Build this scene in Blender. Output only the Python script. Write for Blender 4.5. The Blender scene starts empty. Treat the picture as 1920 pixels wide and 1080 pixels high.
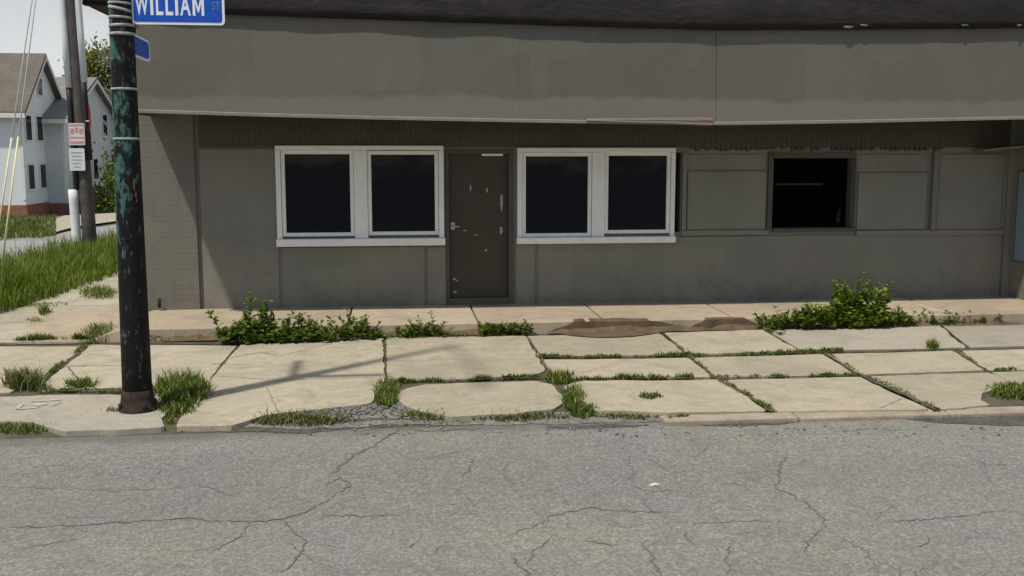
import bpy, bmesh, math, random
from mathutils import Vector, Matrix, noise as mnoise
S = bpy.context.scene
COL = S.collection
rnd = random.Random(7)

# ------------------------------------------------------------------ camera model (pixel -> place)
FPX, YH, CH = 1950.0, 285.0, 2.4
YAW, ROLL = math.radians(6.4), 0.0
PIT = math.atan((540 - YH) / FPX)
FWD = Vector((math.sin(YAW) * math.cos(PIT), math.cos(YAW) * math.cos(PIT), -math.sin(PIT)))
RGT = Vector((math.cos(YAW), -math.sin(YAW), 0))
UPV = RGT.cross(FWD)
CAM = Vector((0, 0, CH))

def ray(x, y):
    return FWD * FPX + RGT * (x - 960) - UPV * (y - 540)
def G(x, y, z=0.1):
    d = ray(x, y); t = (z - CH) / d.z
    return CAM + d * t
def W(x, y, Y):
    d = ray(x, y); t = Y / d.y
    return CAM + d * t
SL, SY0 = 0.02, 16.0
def GS(x, y, z0=0.1):                      # ground that falls gently away beyond SY0
    p = G(x, y, z0)
    if p.y <= SY0 or p.y < 0: return p
    d = ray(x, y)
    # CH + t dz = z0 - SL*(t dy - SY0)
    t = (z0 + SL * SY0 - CH) / (d.z + SL * d.y)
    return CAM + d * t
def zg(Y, z0=0.1):
    return z0 - SL * max(0.0, Y - SY0)

# ------------------------------------------------------------------ mesh helpers
class MB:
    def __init__(self): self.bm = bmesh.new()
    def face(self, pts, mi=0):
        f = self.bm.faces.new([self.bm.verts.new(p) for p in pts]); f.material_index = mi; return f
    def box(self, x0, x1, y0, y1, z0, z1, mi=0):
        if x0 > x1: x0, x1 = x1, x0
        if y0 > y1: y0, y1 = y1, y0
        if z0 > z1: z0, z1 = z1, z0
        v = [self.bm.verts.new(p) for p in ((x0,y0,z0),(x1,y0,z0),(x1,y1,z0),(x0,y1,z0),(x0,y0,z1),(x1,y0,z1),(x1,y1,z1),(x0,y1,z1))]
        for q in ((3,2,1,0),(4,5,6,7),(0,1,5,4),(1,2,6,5),(2,3,7,6),(3,0,4,7)):
            self.bm.faces.new([v[i] for i in q]).material_index = mi
    def obox(self, mat, sx, sy, sz):       # oriented box about matrix
        v = []
        for z in (-1, 1):
            for x, y in ((-1,-1),(1,-1),(1,1),(-1,1)):
                v.append(self.bm.verts.new(mat @ Vector((x*sx/2, y*sy/2, z*sz/2))))
        for q in ((3,2,1,0),(4,5,6,7),(0,1,5,4),(1,2,6,5),(2,3,7,6),(3,0,4,7)):
            self.bm.faces.new([v[i] for i in q])
    def prism(self, top, depth, slope=0.0):  # top polygon (list of Vector, CCW from above), extruded down
        bm = self.bm
        a = [bm.verts.new(p) for p in top]
        b = [bm.verts.new(p - Vector((0,0,depth))) for p in top]
        f = bm.faces.new(a)
        n = len(a)
        for i in range(n):
            j = (i+1) % n
            bm.faces.new((a[i], b[i], b[j], a[j]))
        return f
    def tube(self, path, radii, n=10, caps=True):
        path = [Vector(p) for p in path]
        if not hasattr(radii, '__len__'): radii = [radii]*len(path)
        rings = []
        pn = None
        for i, p in enumerate(path):
            t = (path[min(i+1, len(path)-1)] - path[max(i-1, 0)]).normalized()
            if pn is None:
                ref = Vector((0,0,1)) if abs(t.z) < .9 else Vector((1,0,0))
                u = t.cross(ref).normalized()
            else:
                u = (pn - t * pn.dot(t)).normalized()
            pn = u
            v = t.cross(u)
            rings.append([self.bm.verts.new(p + (u*math.cos(2*math.pi*k/n) + v*math.sin(2*math.pi*k/n))*radii[i]) for k in range(n)])
        for i in range(len(rings)-1):
            for k in range(n):
                self.bm.faces.new((rings[i][k], rings[i][(k+1)%n], rings[i+1][(k+1)%n], rings[i+1][k])).smooth = True
        if caps:
            self.bm.faces.new(list(reversed(rings[0]))); self.bm.faces.new(rings[-1])
    def build(self, name, mat, parent=None, bevel=0, smooth=False):
        me = bpy.data.meshes.new(name)
        bmesh.ops.recalc_face_normals(self.bm, faces=self.bm.faces) if len(self.bm.faces) < 20000 and not getattr(self, 'leaf', False) else None
        self.bm.to_mesh(me); self.bm.free()
        for m in (mat if isinstance(mat, (list, tuple)) else [mat]): me.materials.append(m)
        o = bpy.data.objects.new(name, me); COL.objects.link(o)
        if parent: o.parent = parent; o.matrix_parent_inverse = parent.matrix_world.inverted() if False else Matrix.Identity(4); 
        if parent: o.location = -world_loc(parent)
        if bevel:
            b = o.modifiers.new('bevel', 'BEVEL'); b.width = bevel; b.segments = 2; b.limit_method = 'ANGLE'
        if smooth:
            for p in me.polygons: p.use_smooth = True
        return o
def world_loc(o):
    v = Vector(o.location)
    while o.parent: o = o.parent; v += Vector(o.location)
    return v
def tag(o, label=None, cat=None, group=None, kind=None):
    if label: o['label'] = label
    if cat: o['category'] = cat
    if group: o['group'] = group
    if kind: o['kind'] = kind
    return o
def thing(name, loc, label, cat, group=None):
    o = bpy.data.objects.new(name, None); o.empty_display_size = .2; COL.objects.link(o); o.location = loc
    return tag(o, label, cat, group)

# ------------------------------------------------------------------ material helpers
def newmat(name):
    m = bpy.data.materials.new(name); m.use_nodes = True
    nt = m.node_tree; b = nt.nodes['Principled BSDF']
    return m, nt, b
def N(nt, typ, **kw):
    n = nt.nodes.new(typ)
    for k, v in kw.items(): setattr(n, k, v)
    return n
def noise_n(nt, vec, scale, detail=4, rough=.55, dist=0.0):
    n = N(nt, 'ShaderNodeTexNoise'); n.inputs['Scale'].default_value = scale; n.inputs['Detail'].default_value = detail
    n.inputs['Roughness'].default_value = rough; n.inputs['Distortion'].default_value = dist
    nt.links.new(vec, n.inputs['Vector']); return n.outputs['Fac']
def ramp_n(nt, fac, stops, interp='LINEAR'):
    r = N(nt, 'ShaderNodeValToRGB'); r.color_ramp.interpolation = interp
    e = r.color_ramp.elements
    while len(e) < len(stops): e.new(.5)
    for i, (p, c) in enumerate(stops):
        e[i].position = p; e[i].color = (c, c, c, 1) if isinstance(c, (int, float)) else (*c, 1)
    nt.links.new(fac, r.inputs['Fac']); return r.outputs['Color']
def mix_n(nt, fac, a, b, mode='MIX'):
    m = N(nt, 'ShaderNodeMix', data_type='RGBA', blend_type=mode)
    for s, v in ((m.inputs[0], fac), (m.inputs[6], a), (m.inputs[7], b)):
        if isinstance(v, (int, float)): s.default_value = v
        elif isinstance(v, tuple): s.default_value = (*v, 1)
        else: nt.links.new(v, s)
    return m.outputs[2]
def math_n(nt, op, a, b=0.0, clamp=False):
    m = N(nt, 'ShaderNodeMath', operation=op); m.use_clamp = clamp
    for s, v in ((m.inputs[0], a), (m.inputs[1], b)):
        if isinstance(v, (int, float)): s.default_value = v
        else: nt.links.new(v, s)
    return m.outputs[0]
def coord(nt):
    g = N(nt, 'ShaderNodeNewGeometry'); return g.outputs['Position']
def bump_n(nt, b, h, strength=.5, dist=.01, prev=None):
    n = N(nt, 'ShaderNodeBump'); n.inputs['Strength'].default_value = strength; n.inputs['Distance'].default_value = dist
    nt.links.new(h, n.inputs['Height'])
    if prev is not None: nt.links.new(prev, n.inputs['Normal'])
    if b: nt.links.new(n.outputs['Normal'], b.inputs['Normal'])
    return n.outputs['Normal']
def pm(name, c1, c2, scale=3, rough=.8, bump=.3, bscale=60, bdist=.004, fine=None, spec=.3, metal=0.0):
    m, nt, b = newmat(name); P = coord(nt)
    f = ramp_n(nt, noise_n(nt, P, scale, 6, .6), [(.3, 0.0), (.7, 1.0)])
    c = mix_n(nt, f, c1, c2)
    if fine:
        s, lo, hi = fine
        g = ramp_n(nt, noise_n(nt, P, s, 2, .7), [(.25, lo), (.75, hi)])
        c = mix_n(nt, 1.0, c, g, 'MULTIPLY')
    nt.links.new(c, b.inputs['Base Color'])
    b.inputs['Roughness'].default_value = rough; b.inputs['Specular IOR Level'].default_value = spec; b.inputs['Metallic'].default_value = metal
    if bump: bump_n(nt, b, noise_n(nt, P, bscale, 4, .6), bump, bdist)
    return m
M = {}
def leafmat(name, dark, light, trans=.25, tan=None):
    m, nt, b = newmat(name)
    g = N(nt, 'ShaderNodeNewGeometry')
    c = ramp_n(nt, g.outputs['Random Per Island'], [(0.0, dark), (.55, tuple((a+b_)/2 for a, b_ in zip(dark, light))), (.90, light), (.94, tan or light), (1.0, tan or light)])
    nt.links.new(c, b.inputs['Base Color']); b.inputs['Roughness'].default_value = .55; b.inputs['Specular IOR Level'].default_value = .25
    t = N(nt, 'ShaderNodeBsdfTranslucent'); nt.links.new(c, t.inputs['Color'])
    mx = N(nt, 'ShaderNodeMixShader'); mx.inputs[0].default_value = trans
    nt.links.new(b.outputs[0], mx.inputs[1]); nt.links.new(t.outputs[0], mx.inputs[2])
    nt.links.new(mx.outputs[0], nt.nodes['Material Output'].inputs['Surface'])
    return m
M['grass'] = leafmat('grass_blades', (.050,.080,.006), (.15,.195,.026), tan=(.26,.22,.10))
M['grass_dry'] = leafmat('grass_dry', (.055,.070,.012), (.15,.165,.045), tan=(.26,.22,.10))
M['tallgrass'] = leafmat('tall_grass', (.060,.105,.004), (.17,.225,.014), tan=(.22,.22,.07))
M['weed'] = leafmat('weed_leaves', (.050,.085,.006), (.19,.26,.03), .4)
M['bush'] = leafmat('bush_leaves', (.065,.115,.008), (.25,.33,.035), .4)
M['treeleaf'] = leafmat('tree_leaves', (.10,.11,.008), (.24,.235,.02), .4)
M['paleleaf'] = leafmat('pale_leaves', (.20,.22,.15), (.42,.42,.30))
M['stem'] = pm('stem', (.05,.06,.02), (.08,.09,.03), 10)
M['bark'] = pm('bark', (.10,.085,.07), (.16,.14,.12), 8)

# asphalt: pale, worn, coarse aggregate with greenish and purplish patches
m, nt, b = newmat('asphalt'); P = coord(nt)
big = ramp_n(nt, noise_n(nt, P, .9, 5, .6), [(.38, (.200,.188,.175)), (.62, (.207,.199,.167))])
mid = ramp_n(nt, noise_n(nt, P, 4.0, 4, .6), [(.3, .93), (.7, 1.05)])
c = mix_n(nt, 1.0, big, mid, 'MULTIPLY')
f1 = ramp_n(nt, noise_n(nt, P, 26, 3, .75), [(.28, .84), (.72, 1.16)])
c = mix_n(nt, 1.0, c, f1, 'MULTIPLY')
vor = N(nt, 'ShaderNodeTexVoronoi'); vor.inputs['Scale'].default_value = 55; nt.links.new(P, vor.inputs['Vector'])
bw = N(nt, 'ShaderNodeRGBToBW'); nt.links.new(vor.outputs['Color'], bw.inputs[0])
agg = ramp_n(nt, bw.outputs[0], [(.2, .82), (.55, .99), (.85, 1.28)])
c = mix_n(nt, 1.0, c, agg, 'MULTIPLY')
lane = N(nt, 'ShaderNodeMapping'); lane.inputs['Scale'].default_value = (.10, .75, 1); nt.links.new(P, lane.inputs['Vector'])
c = mix_n(nt, 1.0, c, ramp_n(nt, noise_n(nt, lane.outputs[0], 1.0, 4, .6, .5), [(.32, (.90,.90,.91)), (.68, (1.06,1.055,1.03))]), 'MULTIPLY')
oil = ramp_n(nt, noise_n(nt, P, .55, 6, .62, .6), [(.60, 0.0), (.74, 1.0)])
c = mix_n(nt, math_n(nt, 'MULTIPLY', oil, .22), c, (.085,.08,.075))
# darker dirty gutter along the kerb
sep = N(nt, 'ShaderNodeSeparateXYZ'); nt.links.new(P, sep.inputs[0])
gy = math_n(nt, 'ADD', sep.outputs['Y'], math_n(nt, 'MULTIPLY', math_n(nt, 'SUBTRACT', noise_n(nt, P, 1.3, 4), .5), .9))
gut = ramp_n(nt, math_n(nt, 'SUBTRACT', gy, 8.0), [(.50, 0.0), (.75, 1.0)])
c = mix_n(nt, math_n(nt, 'MULTIPLY', gut, .55), c, (.095,.085,.075))
nt.links.new(c, b.inputs['Base Color']); b.inputs['Roughness'].default_value = .9; b.inputs['Specular IOR Level'].default_value = .2
n1 = bump_n(nt, None, noise_n(nt, P, 4, 4, .6), .5, .03)
bump_n(nt, b, vor.outputs['Distance'], .55, .010, n1)
M['asphalt'] = m
M['crack'] = pm('crack_fill', (.095,.088,.084), (.15,.142,.134), 14, .95, .3)
M['side_road'] = pm('side_road', (.25,.245,.235), (.31,.30,.28), 1.5, .9, .3, 40, .006, (18, .85, 1.15))

def concrete(name, a, b_, dirt, amount=.5):
    m, nt, b = newmat(name); P = coord(nt)
    g = N(nt, 'ShaderNodeNewGeometry')
    c = ramp_n(nt, noise_n(nt, P, 1.1, 5, .62), [(.3, a), (.7, b_)])
    isl = ramp_n(nt, g.outputs['Random Per Island'], [(0, .86), (1, 1.07)])
    c = mix_n(nt, 1.0, c, isl, 'MULTIPLY')
    d = ramp_n(nt, noise_n(nt, P, 2.2, 9, .72, .6), [(.48, 0.0), (.68, 1.0)])
    c = mix_n(nt, math_n(nt, 'MULTIPLY', d, amount), c, dirt)
    d2 = ramp_n(nt, noise_n(nt, P, 9.0, 6, .75, .3), [(.52, 0.0), (.66, 1.0)])
    c = mix_n(nt, math_n(nt, 'MULTIPLY', d2, .38), c, tuple(x*.72 for x in a))
    d3 = ramp_n(nt, noise_n(nt, P, .75, 6, .7, .8), [(.5, 0.0), (.66, 1.0)])
    c = mix_n(nt, math_n(nt, 'MULTIPLY', d3, .75), c, tuple(x*y for x, y in zip(a, (.74,.76,.80))))
    s = ramp_n(nt, noise_n(nt, P, 24, 5, .8), [(.28, .84), (.72, 1.13)])
    c = mix_n(nt, 1.0, c, s, 'MULTIPLY')
    v = N(nt, 'ShaderNodeTexVoronoi'); v.inputs['Scale'].default_value = 70; nt.links.new(P, v.inputs['Vector'])
    pit = ramp_n(nt, v.outputs['Distance'], [(.04, .62), (.13, 1.0)])
    c = mix_n(nt, .7, c, mix_n(nt, 1.0, c, pit, 'MULTIPLY'))
    nt.links.new(c, b.inputs['Base Color']); b.inputs['Roughness'].default_value = .88; b.inputs['Specular IOR Level'].default_value = .2
    n1 = bump_n(nt, None, noise_n(nt, P, 3, 5, .6), .4, .02)
    bump_n(nt, b, noise_n(nt, P, 60, 4, .7), .5, .006, n1)
    return m
M['slab'] = concrete('concrete_slab', (.370,.318,.228), (.452,.392,.284), (.28,.238,.172), .9)
M['slab_grey'] = concrete('concrete_slab_grey', (.335,.295,.232), (.39,.345,.27), (.27,.24,.19), .6)
M['ledge'] = concrete('concrete_ledge', (.36,.29,.205), (.46,.375,.265), (.26,.20,.14), .55)
M['sidewalk_old'] = concrete('old_walk', (.36,.315,.24), (.44,.39,.29), (.25,.225,.17), .75)
M['dirt'] = pm('dirt', (.055,.048,.028), (.12,.10,.065), 6, .95, .7, 50, .01, (60, .7, 1.3))
M['gravel'] = pm('gravel', (.12,.115,.095), (.23,.215,.19), 7, .95, 1.0, 45, .02, (26, .5, 1.6))
M['silt'] = pm('gutter_silt', (.060,.052,.044), (.105,.095,.083), 5, .95, .8, 40, .012, (26, .55, 1.45))
M['mud'] = pm('mud_stain', (.075,.05,.028), (.15,.105,.06), 6, .9, .6, 40, .01)
M['sandstone'] = pm('red_sandstone', (.26,.20,.15), (.37,.31,.235), 5, .9, .4, 60, .006, (40, .85, 1.15))
M['lawn'] = pm('lawn_soil', (.045,.06,.015), (.09,.10,.03), 3, .95, .6, 40, .02)
M['plainground'] = pm('bare_ground', (.10,.098,.085), (.15,.145,.125), .5, .95, .5, 30, .02)
M['whitepaint_worn'] = pm('white_road_paint', (.35,.315,.25), (.45,.415,.34), 14, .8, .2)

# painted walls ---------------------------------------------------------------------------------
def wallmat(name, base, brick=None, soldier=False, var=.10, chips=0.0, lightband=None):
    m, nt, b = newmat(name); P = coord(nt)
    lo = tuple(x*(1-var) for x in base); hi = tuple(x*(1+var) for x in base)
    c = ramp_n(nt, noise_n(nt, P, 1.3, 5, .6), [(.3, lo), (.7, hi)])
    hue = ramp_n(nt, noise_n(nt, P, .55, 3, .5), [(.35, (.97,1.0,.96)), (.65, (1.03,.99,1.0))])
    c = mix_n(nt, 1.0, c, hue, 'MULTIPLY')
    sp = N(nt, 'ShaderNodeSeparateXYZ'); nt.links.new(P, sp.inputs[0])
    # rain streaks and splash dirt near the ground
    cv = N(nt, 'ShaderNodeCombineXYZ'); nt.links.new(math_n(nt, 'MULTIPLY', sp.outputs['X'], 9.0), cv.inputs[0]); nt.links.new(math_n(nt, 'MULTIPLY', sp.outputs['Z'], .7), cv.inputs[2])
    st = ramp_n(nt, noise_n(nt, cv.outputs[0], 1.0, 4, .6), [(.45, 1.0), (.75, .955)])
    c = mix_n(nt, 1.0, c, st, 'MULTIPLY')
    rp_ = N(nt, 'ShaderNodeTexVoronoi'); rp_.inputs['Scale'].default_value = .9; rp_.distance = 'CHEBYCHEV'
    jx = N(nt, 'ShaderNodeVectorMath', operation='ADD'); nz_ = N(nt, 'ShaderNodeTexNoise'); nz_.inputs['Scale'].default_value = 5; nz_.inputs['Detail'].default_value = 5; nt.links.new(P, nz_.inputs['Vector'])
    sc_ = N(nt, 'ShaderNodeVectorMath', operation='SCALE'); sc_.inputs['Scale'].default_value = .12; nt.links.new(nz_.outputs['Color'], sc_.inputs[0])
    nt.links.new(P, jx.inputs[0]); nt.links.new(sc_.outputs[0], jx.inputs[1]); nt.links.new(jx.outputs[0], rp_.inputs['Vector'])
    rb_ = N(nt, 'ShaderNodeRGBToBW'); nt.links.new(rp_.outputs['Color'], rb_.inputs[0])
    c = mix_n(nt, 1.0, c, ramp_n(nt, rb_.outputs[0], [(.25, (.93,.935,.94)), (.75, (1.05,1.045,1.03))]), 'MULTIPLY')
    spl = math_n(nt, 'SUBTRACT', noise_n(nt, P, 4.5, 7, .72, .3), math_n(nt, 'MULTIPLY', sp.outputs['Z'], .28))
    c = mix_n(nt, math_n(nt, 'MULTIPLY', ramp_n(nt, spl, [(.36, 0.0), (.50, 1.0)]), .38), c, tuple(x*.52 for x in base))
    scf = ramp_n(nt, noise_n(nt, P, 13, 6, .75, .5), [(.705, 0.0), (.735, 1.0)])
    c = mix_n(nt, math_n(nt, 'MULTIPLY', scf, .35), c, tuple(min(.6, x*1.9) for x in base))
    if lightband:
        zl, colr = lightband
        zz = math_n(nt, 'ADD', sp.outputs['Z'], math_n(nt, 'MULTIPLY', math_n(nt, 'SUBTRACT', noise_n(nt, P, 1.6, 4, .6), .5), .26))
        msk = ramp_n(nt, math_n(nt, 'SUBTRACT', zz, zl - .5), [(.46, 1.0), (.53, 0.0)])
        c = mix_n(nt, msk, c, colr)
    if chips:
        ch = ramp_n(nt, noise_n(nt, P, 9, 5, .7), [(.69, 0.0), (.72, 1.0)])
        c = mix_n(nt, math_n(nt, 'MULTIPLY', ch, chips), c, (.22,.14,.11))
    g = ramp_n(nt, noise_n(nt, P, 55, 2, .6), [(.3, .95), (.7, 1.05)])
    c = mix_n(nt, 1.0, c, g, 'MULTIPLY')
    prev = bump_n(nt, None, noise_n(nt, P, 1.2, 3, .5), .35, .03)
    if brick:
        xz = N(nt, 'ShaderNodeCombineXYZ')
        nt.links.new(sp.outputs['Z' if soldier else 'X'], xz.inputs[0]); nt.links.new(sp.outputs['X' if soldier else 'Z'], xz.inputs[1])
        br = N(nt, 'ShaderNodeTexBrick'); br.inputs['Scale'].default_value = 1.0
        br.inputs['Brick Width'].default_value = brick[0]; br.inputs['Row Height'].default_value = brick[1]; br.inputs['Mortar Size'].default_value = brick[2]; br.inputs['Mortar Smooth'].default_value = .6
        nt.links.new(xz.outputs[0], br.inputs['Vector'])
        inv = math_n(nt, 'SUBTRACT', 1.0, br.outputs['Fac'])
        prev = bump_n(nt, None, inv, brick[3], .006, prev)
        c = mix_n(nt, math_n(nt, 'MULTIPLY', br.outputs['Fac'], brick[4]), c, tuple(x*.6 for x in base))
    nt.links.new(c, b.inputs['Base Color']); b.inputs['Roughness'].default_value = .62; b.inputs['Specular IOR Level'].default_value = .3
    bump_n(nt, b, noise_n(nt, P, 70, 3, .6), .25, .004, prev)
    return m
TA = (.168,.154,.124)
M['wall'] = wallmat('taupe_wall', (.205,.191,.155), (.21,.068,.008,.35,.10))
M['brick'] = wallmat('taupe_brick', TA, (.21,.072,.010,.16,.02), chips=.55)
M['panel'] = wallmat('taupe_panel', (.203,.189,.153), (3.0,.10,.004,.35,.10))
M['smooth'] = wallmat('taupe_board', (.205,.191,.155), None)
M['soldier'] = wallmat('taupe_soldier_shade', (.078,.067,.046), (.45,.075,.012,.7,.28), soldier=True)  # deeper shade below the soffit is put into this darker taupe
M['fascia'] = wallmat('taupe_fascia', (.131,.120,.097), None, var=.05, lightband=(3.09, (.164,.152,.124)))
M['fascia_edge'] = pm('pale_edge', (.19,.175,.145), (.235,.22,.18), 6, .7, .2)
M['rustwood'] = pm('bare_wood', (.22,.10,.07), (.33,.20,.14), 12, .85, .4)
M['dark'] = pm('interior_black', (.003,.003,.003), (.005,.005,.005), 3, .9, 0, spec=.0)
M['soffit'] = pm('soffit_dark', (.07,.062,.05), (.10,.09,.07), 3, .8, .2)
M['doorpaint'] = pm('door_brown', (.052,.040,.025), (.064,.051,.034), 2.5, .5, .25, 20, .004, (30, .92, 1.06))
M['doorframe'] = pm('door_frame', (.075,.066,.052), (.095,.085,.068), 4, .6, .2)
M['chip'] = pm('paint_chip', (.26,.25,.22), (.42,.40,.36), 20, .7, .2)
M['vinyl'] = pm('white_vinyl', (.76,.745,.69), (.84,.82,.77), 3, .45, .1, 30, .002, (12, .93, 1.04), .4)
M['seam'] = pm('grey_brown_trim', (.10,.09,.08), (.14,.13,.11), 5, .8, 0)  # grey-brown of the roof tears and the notice board frame
M['steel'] = pm('galvanised', (.40,.40,.38), (.52,.52,.50), 12, .45, .1, 40, .002, None, .5, .6)
# glass: dark, faintly mirroring
m, nt, b = newmat('window_glass'); P = coord(nt)
b.inputs['Base Color'].default_value = (.003,.005,.010,1); b.inputs['Roughness'].default_value = .05; b.inputs['Specular IOR Level'].default_value = .22
bump_n(nt, b, noise_n(nt, P, 1.5, 2, .5), .25, .02)
M['glass'] = m
m, nt, b = newmat('clear_glass')
tr = N(nt, 'ShaderNodeBsdfTransparent'); tr.inputs[0].default_value = (.75,.78,.78,1); gl = N(nt, 'ShaderNodeBsdfGlossy'); gl.inputs['Roughness'].default_value = .03
mx = N(nt, 'ShaderNodeMixShader'); mx.inputs[0].default_value = .004
nt.links.new(tr.outputs[0], mx.inputs[1]); nt.links.new(gl.outputs[0], mx.inputs[2]); nt.links.new(mx.outputs[0], nt.nodes['Material Output'].inputs['Surface'])
M['clearglass'] = m
# roof membrane
m, nt, b = newmat('tar_paper'); P = coord(nt)
cvx = N(nt, 'ShaderNodeMapping'); cvx.inputs['Scale'].default_value = (1, 1, 2.6); nt.links.new(P, cvx.inputs['Vector'])
f = noise_n(nt, cvx.outputs[0], 2.2, 7, .62, .8)
c = ramp_n(nt, f, [(.3, (.008,.0052,.0050)), (.5, (.0135,.0092,.0088)), (.72, (.026,.019,.0175))])
nt.links.new(c, b.inputs['Base Color']); b.inputs['Roughness'].default_value = .7; b.inputs['Specular IOR Level'].default_value = .3
n1 = bump_n(nt, None, f, .4, .05)
bump_n(nt, b, noise_n(nt, P, 18, 4, .6), .5, .01, n1)
M['roof'] = m
M['shingle'] = pm('shingles', (.115,.098,.078), (.165,.142,.115), 1.2, .9, .4, 14, .02, (9, .8, 1.15))
M['shingle_grey'] = pm('grey_shingles', (.17,.16,.145), (.23,.215,.20), 1.2, .9, .4, 14, .02, (9, .8, 1.15))
# clapboard siding
def siding(name, base):
    m, nt, b = newmat(name); P = coord(nt); sp = N(nt, 'ShaderNodeSeparateXYZ'); nt.links.new(P, sp.inputs[0])
    w = math_n(nt, 'FRACT', math_n(nt, 'MULTIPLY', sp.outputs['Z'], 6.5))
    line = ramp_n(nt, w, [(0.0, .72), (.14, 1.0), (1.0, .97)])
    c = mix_n(nt, 1.0, ramp_n(nt, noise_n(nt, P, .7, 5, .6), [(.3, tuple(x*.92 for x in base)), (.7, base)]), line, 'MULTIPLY')
    nt.links.new(c, b.inputs['Base Color']); b.inputs['Roughness'].default_value = .6
    bump_n(nt, b, w, .5, .02); return m
M['siding'] = siding('white_siding', (.80,.82,.80))
M['siding_b'] = siding('grey_siding', (.60,.62,.60))
M['trim'] = pm('house_trim', (.62,.60,.55), (.72,.70,.66), 4, .6, .1)
M['redbrick'] = pm('red_foundation', (.22,.085,.055), (.30,.13,.085), 3, .85, .4, 20, .01, (14, .8, 1.2))
M['porch'] = pm('porch_brown', (.13,.06,.03), (.20,.10,.05), 3, .8, .3)
M['polewood'] = pm('pole_wood', (.055,.046,.040), (.115,.10,.088), 3, .9, .6, 25, .01, (20, .75, 1.2))
M['pvc'] = pm('white_conduit', (.62,.62,.60), (.74,.74,.72), 3, .5, .1)
M['blackpipe'] = pm('black_pipe', (.02,.016,.014), (.035,.03,.028), 5, .6, .2)
M['yellow'] = pm('yellow_guard', (.60,.57,.30), (.70,.67,.42), 4, .6, .1)
M['wire'] = pm('steel_wire', (.42,.41,.37), (.5,.49,.45), 8, .5, 0)
M['signwhite'] = pm('sign_white', (.62,.62,.61), (.70,.70,.69), 6, .5, .1)
M['signred'] = pm('sign_red', (.13,.014,.016), (.17,.022,.024), 5, .5, .1)
M['signpink'] = pm('faded_red', (.55,.22,.20), (.62,.30,.27), 6, .5, .1)
M['signgrey'] = pm('faded_print', (.30,.31,.33), (.38,.39,.40), 6, .5, .1)
M['signblue'] = pm('sign_blue', (.004,.065,.40), (.006,.085,.50), 4, .4, .05, 20, .002, None, .4)
M['signletter'] = pm('sign_letters', (.72,.74,.78), (.80,.82,.84), 6, .5, .05)
M['board'] = pm('pale_blue_board', (.17,.23,.29), (.20,.26,.33), 2, .6, .1)
M['strap'] = pm('steel_strap', (.22,.21,.18), (.46,.45,.40), 14, .5, .2, 30, .003)
M['rust'] = pm('rusty_iron', (.010,.008,.007), (.045,.026,.018), 9, .85, .6, 40, .008)
M['litter'] = pm('litter_white', (.42,.42,.40), (.60,.60,.58), 6, .6, .1)
# lamp post: black enamel flaking over old green, with pale scuffs
m, nt, b = newmat('post_paint'); P = coord(nt); sp = N(nt, 'ShaderNodeSeparateXYZ'); nt.links.new(P, sp.inputs[0])
mp = N(nt, 'ShaderNodeMapping'); mp.inputs['Scale'].default_value = (1, 1, .38); nt.links.new(P, mp.inputs['Vector'])
c = ramp_n(nt, noise_n(nt, mp.outputs[0], 14, 4, .6), [(.3, (.0035,.0035,.004)), (.7, (.011,.010,.010))])
zone = ramp_n(nt, math_n(nt, 'MULTIPLY', sp.outputs['Z'], .25), [(.25, -.02), (.38, .07), (.48, .14), (.60, .15), (.70, .14), (.80, .10), (.95, .10)])
g = math_n(nt, 'ADD', noise_n(nt, mp.outputs[0], 11, 6, .70, .3), zone)
# the green shows mostly on the side facing the cross street
side = math_n(nt, 'MULTIPLY', math_n(nt, 'SUBTRACT', -2.33, sp.outputs['X']), .55)
gm = ramp_n(nt, math_n(nt, 'ADD', g, side), [(.655, 0.0), (.675, 1.0)])
c = mix_n(nt, gm, c, ramp_n(nt, noise_n(nt, P, 22, 3, .6), [(.3, (.020,.060,.048)), (.7, (.070,.155,.125))]))
wm = ramp_n(nt, noise_n(nt, mp.outputs[0], 21, 5, .7), [(.585, 0.0), (.66, 1.0)])
c = mix_n(nt, math_n(nt, 'MULTIPLY', wm, .42), c, (.17,.17,.175))
nt.links.new(c, b.inputs['Base Color']); b.inputs['Roughness'].default_value = .6; b.inputs['Specular IOR Level'].default_value = .2
bump_n(nt, b, math_n(nt, 'ADD', gm, wm), .6, .004, bump_n(nt, None, noise_n(nt, P, 30, 4, .6), .4, .006))
M['post'] = m
M['peel'] = pm('orange_sticker', (.16,.06,.02), (.30,.17,.05), 18, .7, .2)

# ------------------------------------------------------------------ WORLD, SUN, CAMERA
SUNV = Vector((.373, .352, -1.0)).normalized()
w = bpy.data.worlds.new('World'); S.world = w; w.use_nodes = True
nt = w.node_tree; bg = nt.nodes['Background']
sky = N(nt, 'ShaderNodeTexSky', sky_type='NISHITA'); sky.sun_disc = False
el = math.asin(-SUNV.z); sky.sun_elevation = el
az = math.atan2(-SUNV.x, -SUNV.y); sky.sun_rotation = az
sky.air_density = 1.0; sky.dust_density = .6
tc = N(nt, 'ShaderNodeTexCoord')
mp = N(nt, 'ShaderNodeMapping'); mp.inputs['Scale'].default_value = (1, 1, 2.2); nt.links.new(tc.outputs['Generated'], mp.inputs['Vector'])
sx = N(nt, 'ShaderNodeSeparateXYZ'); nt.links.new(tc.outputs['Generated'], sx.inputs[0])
shaped_bank = ramp_n(nt, math_n(nt, 'ADD', math_n(nt, 'ADD', math_n(nt, 'MULTIPLY', sx.outputs['Y'], .5), math_n(nt, 'MULTIPLY', noise_n(nt, mp.outputs[0], 1.6, 6, .6), .35)), .33), [(.38, 0.0), (.85, 1.0)])  # cloud cover shaped: thinner behind the camera to lower ambient light on the wall
cl = math_n(nt, 'ADD', math_n(nt, 'MULTIPLY', shaped_bank, .75), .22)
cc = ramp_n(nt, noise_n(nt, mp.outputs[0], 3.1, 5, .6), [(.3, (4.9,5.15,5.4)), (.7, (6.5,6.65,6.7))])
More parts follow.
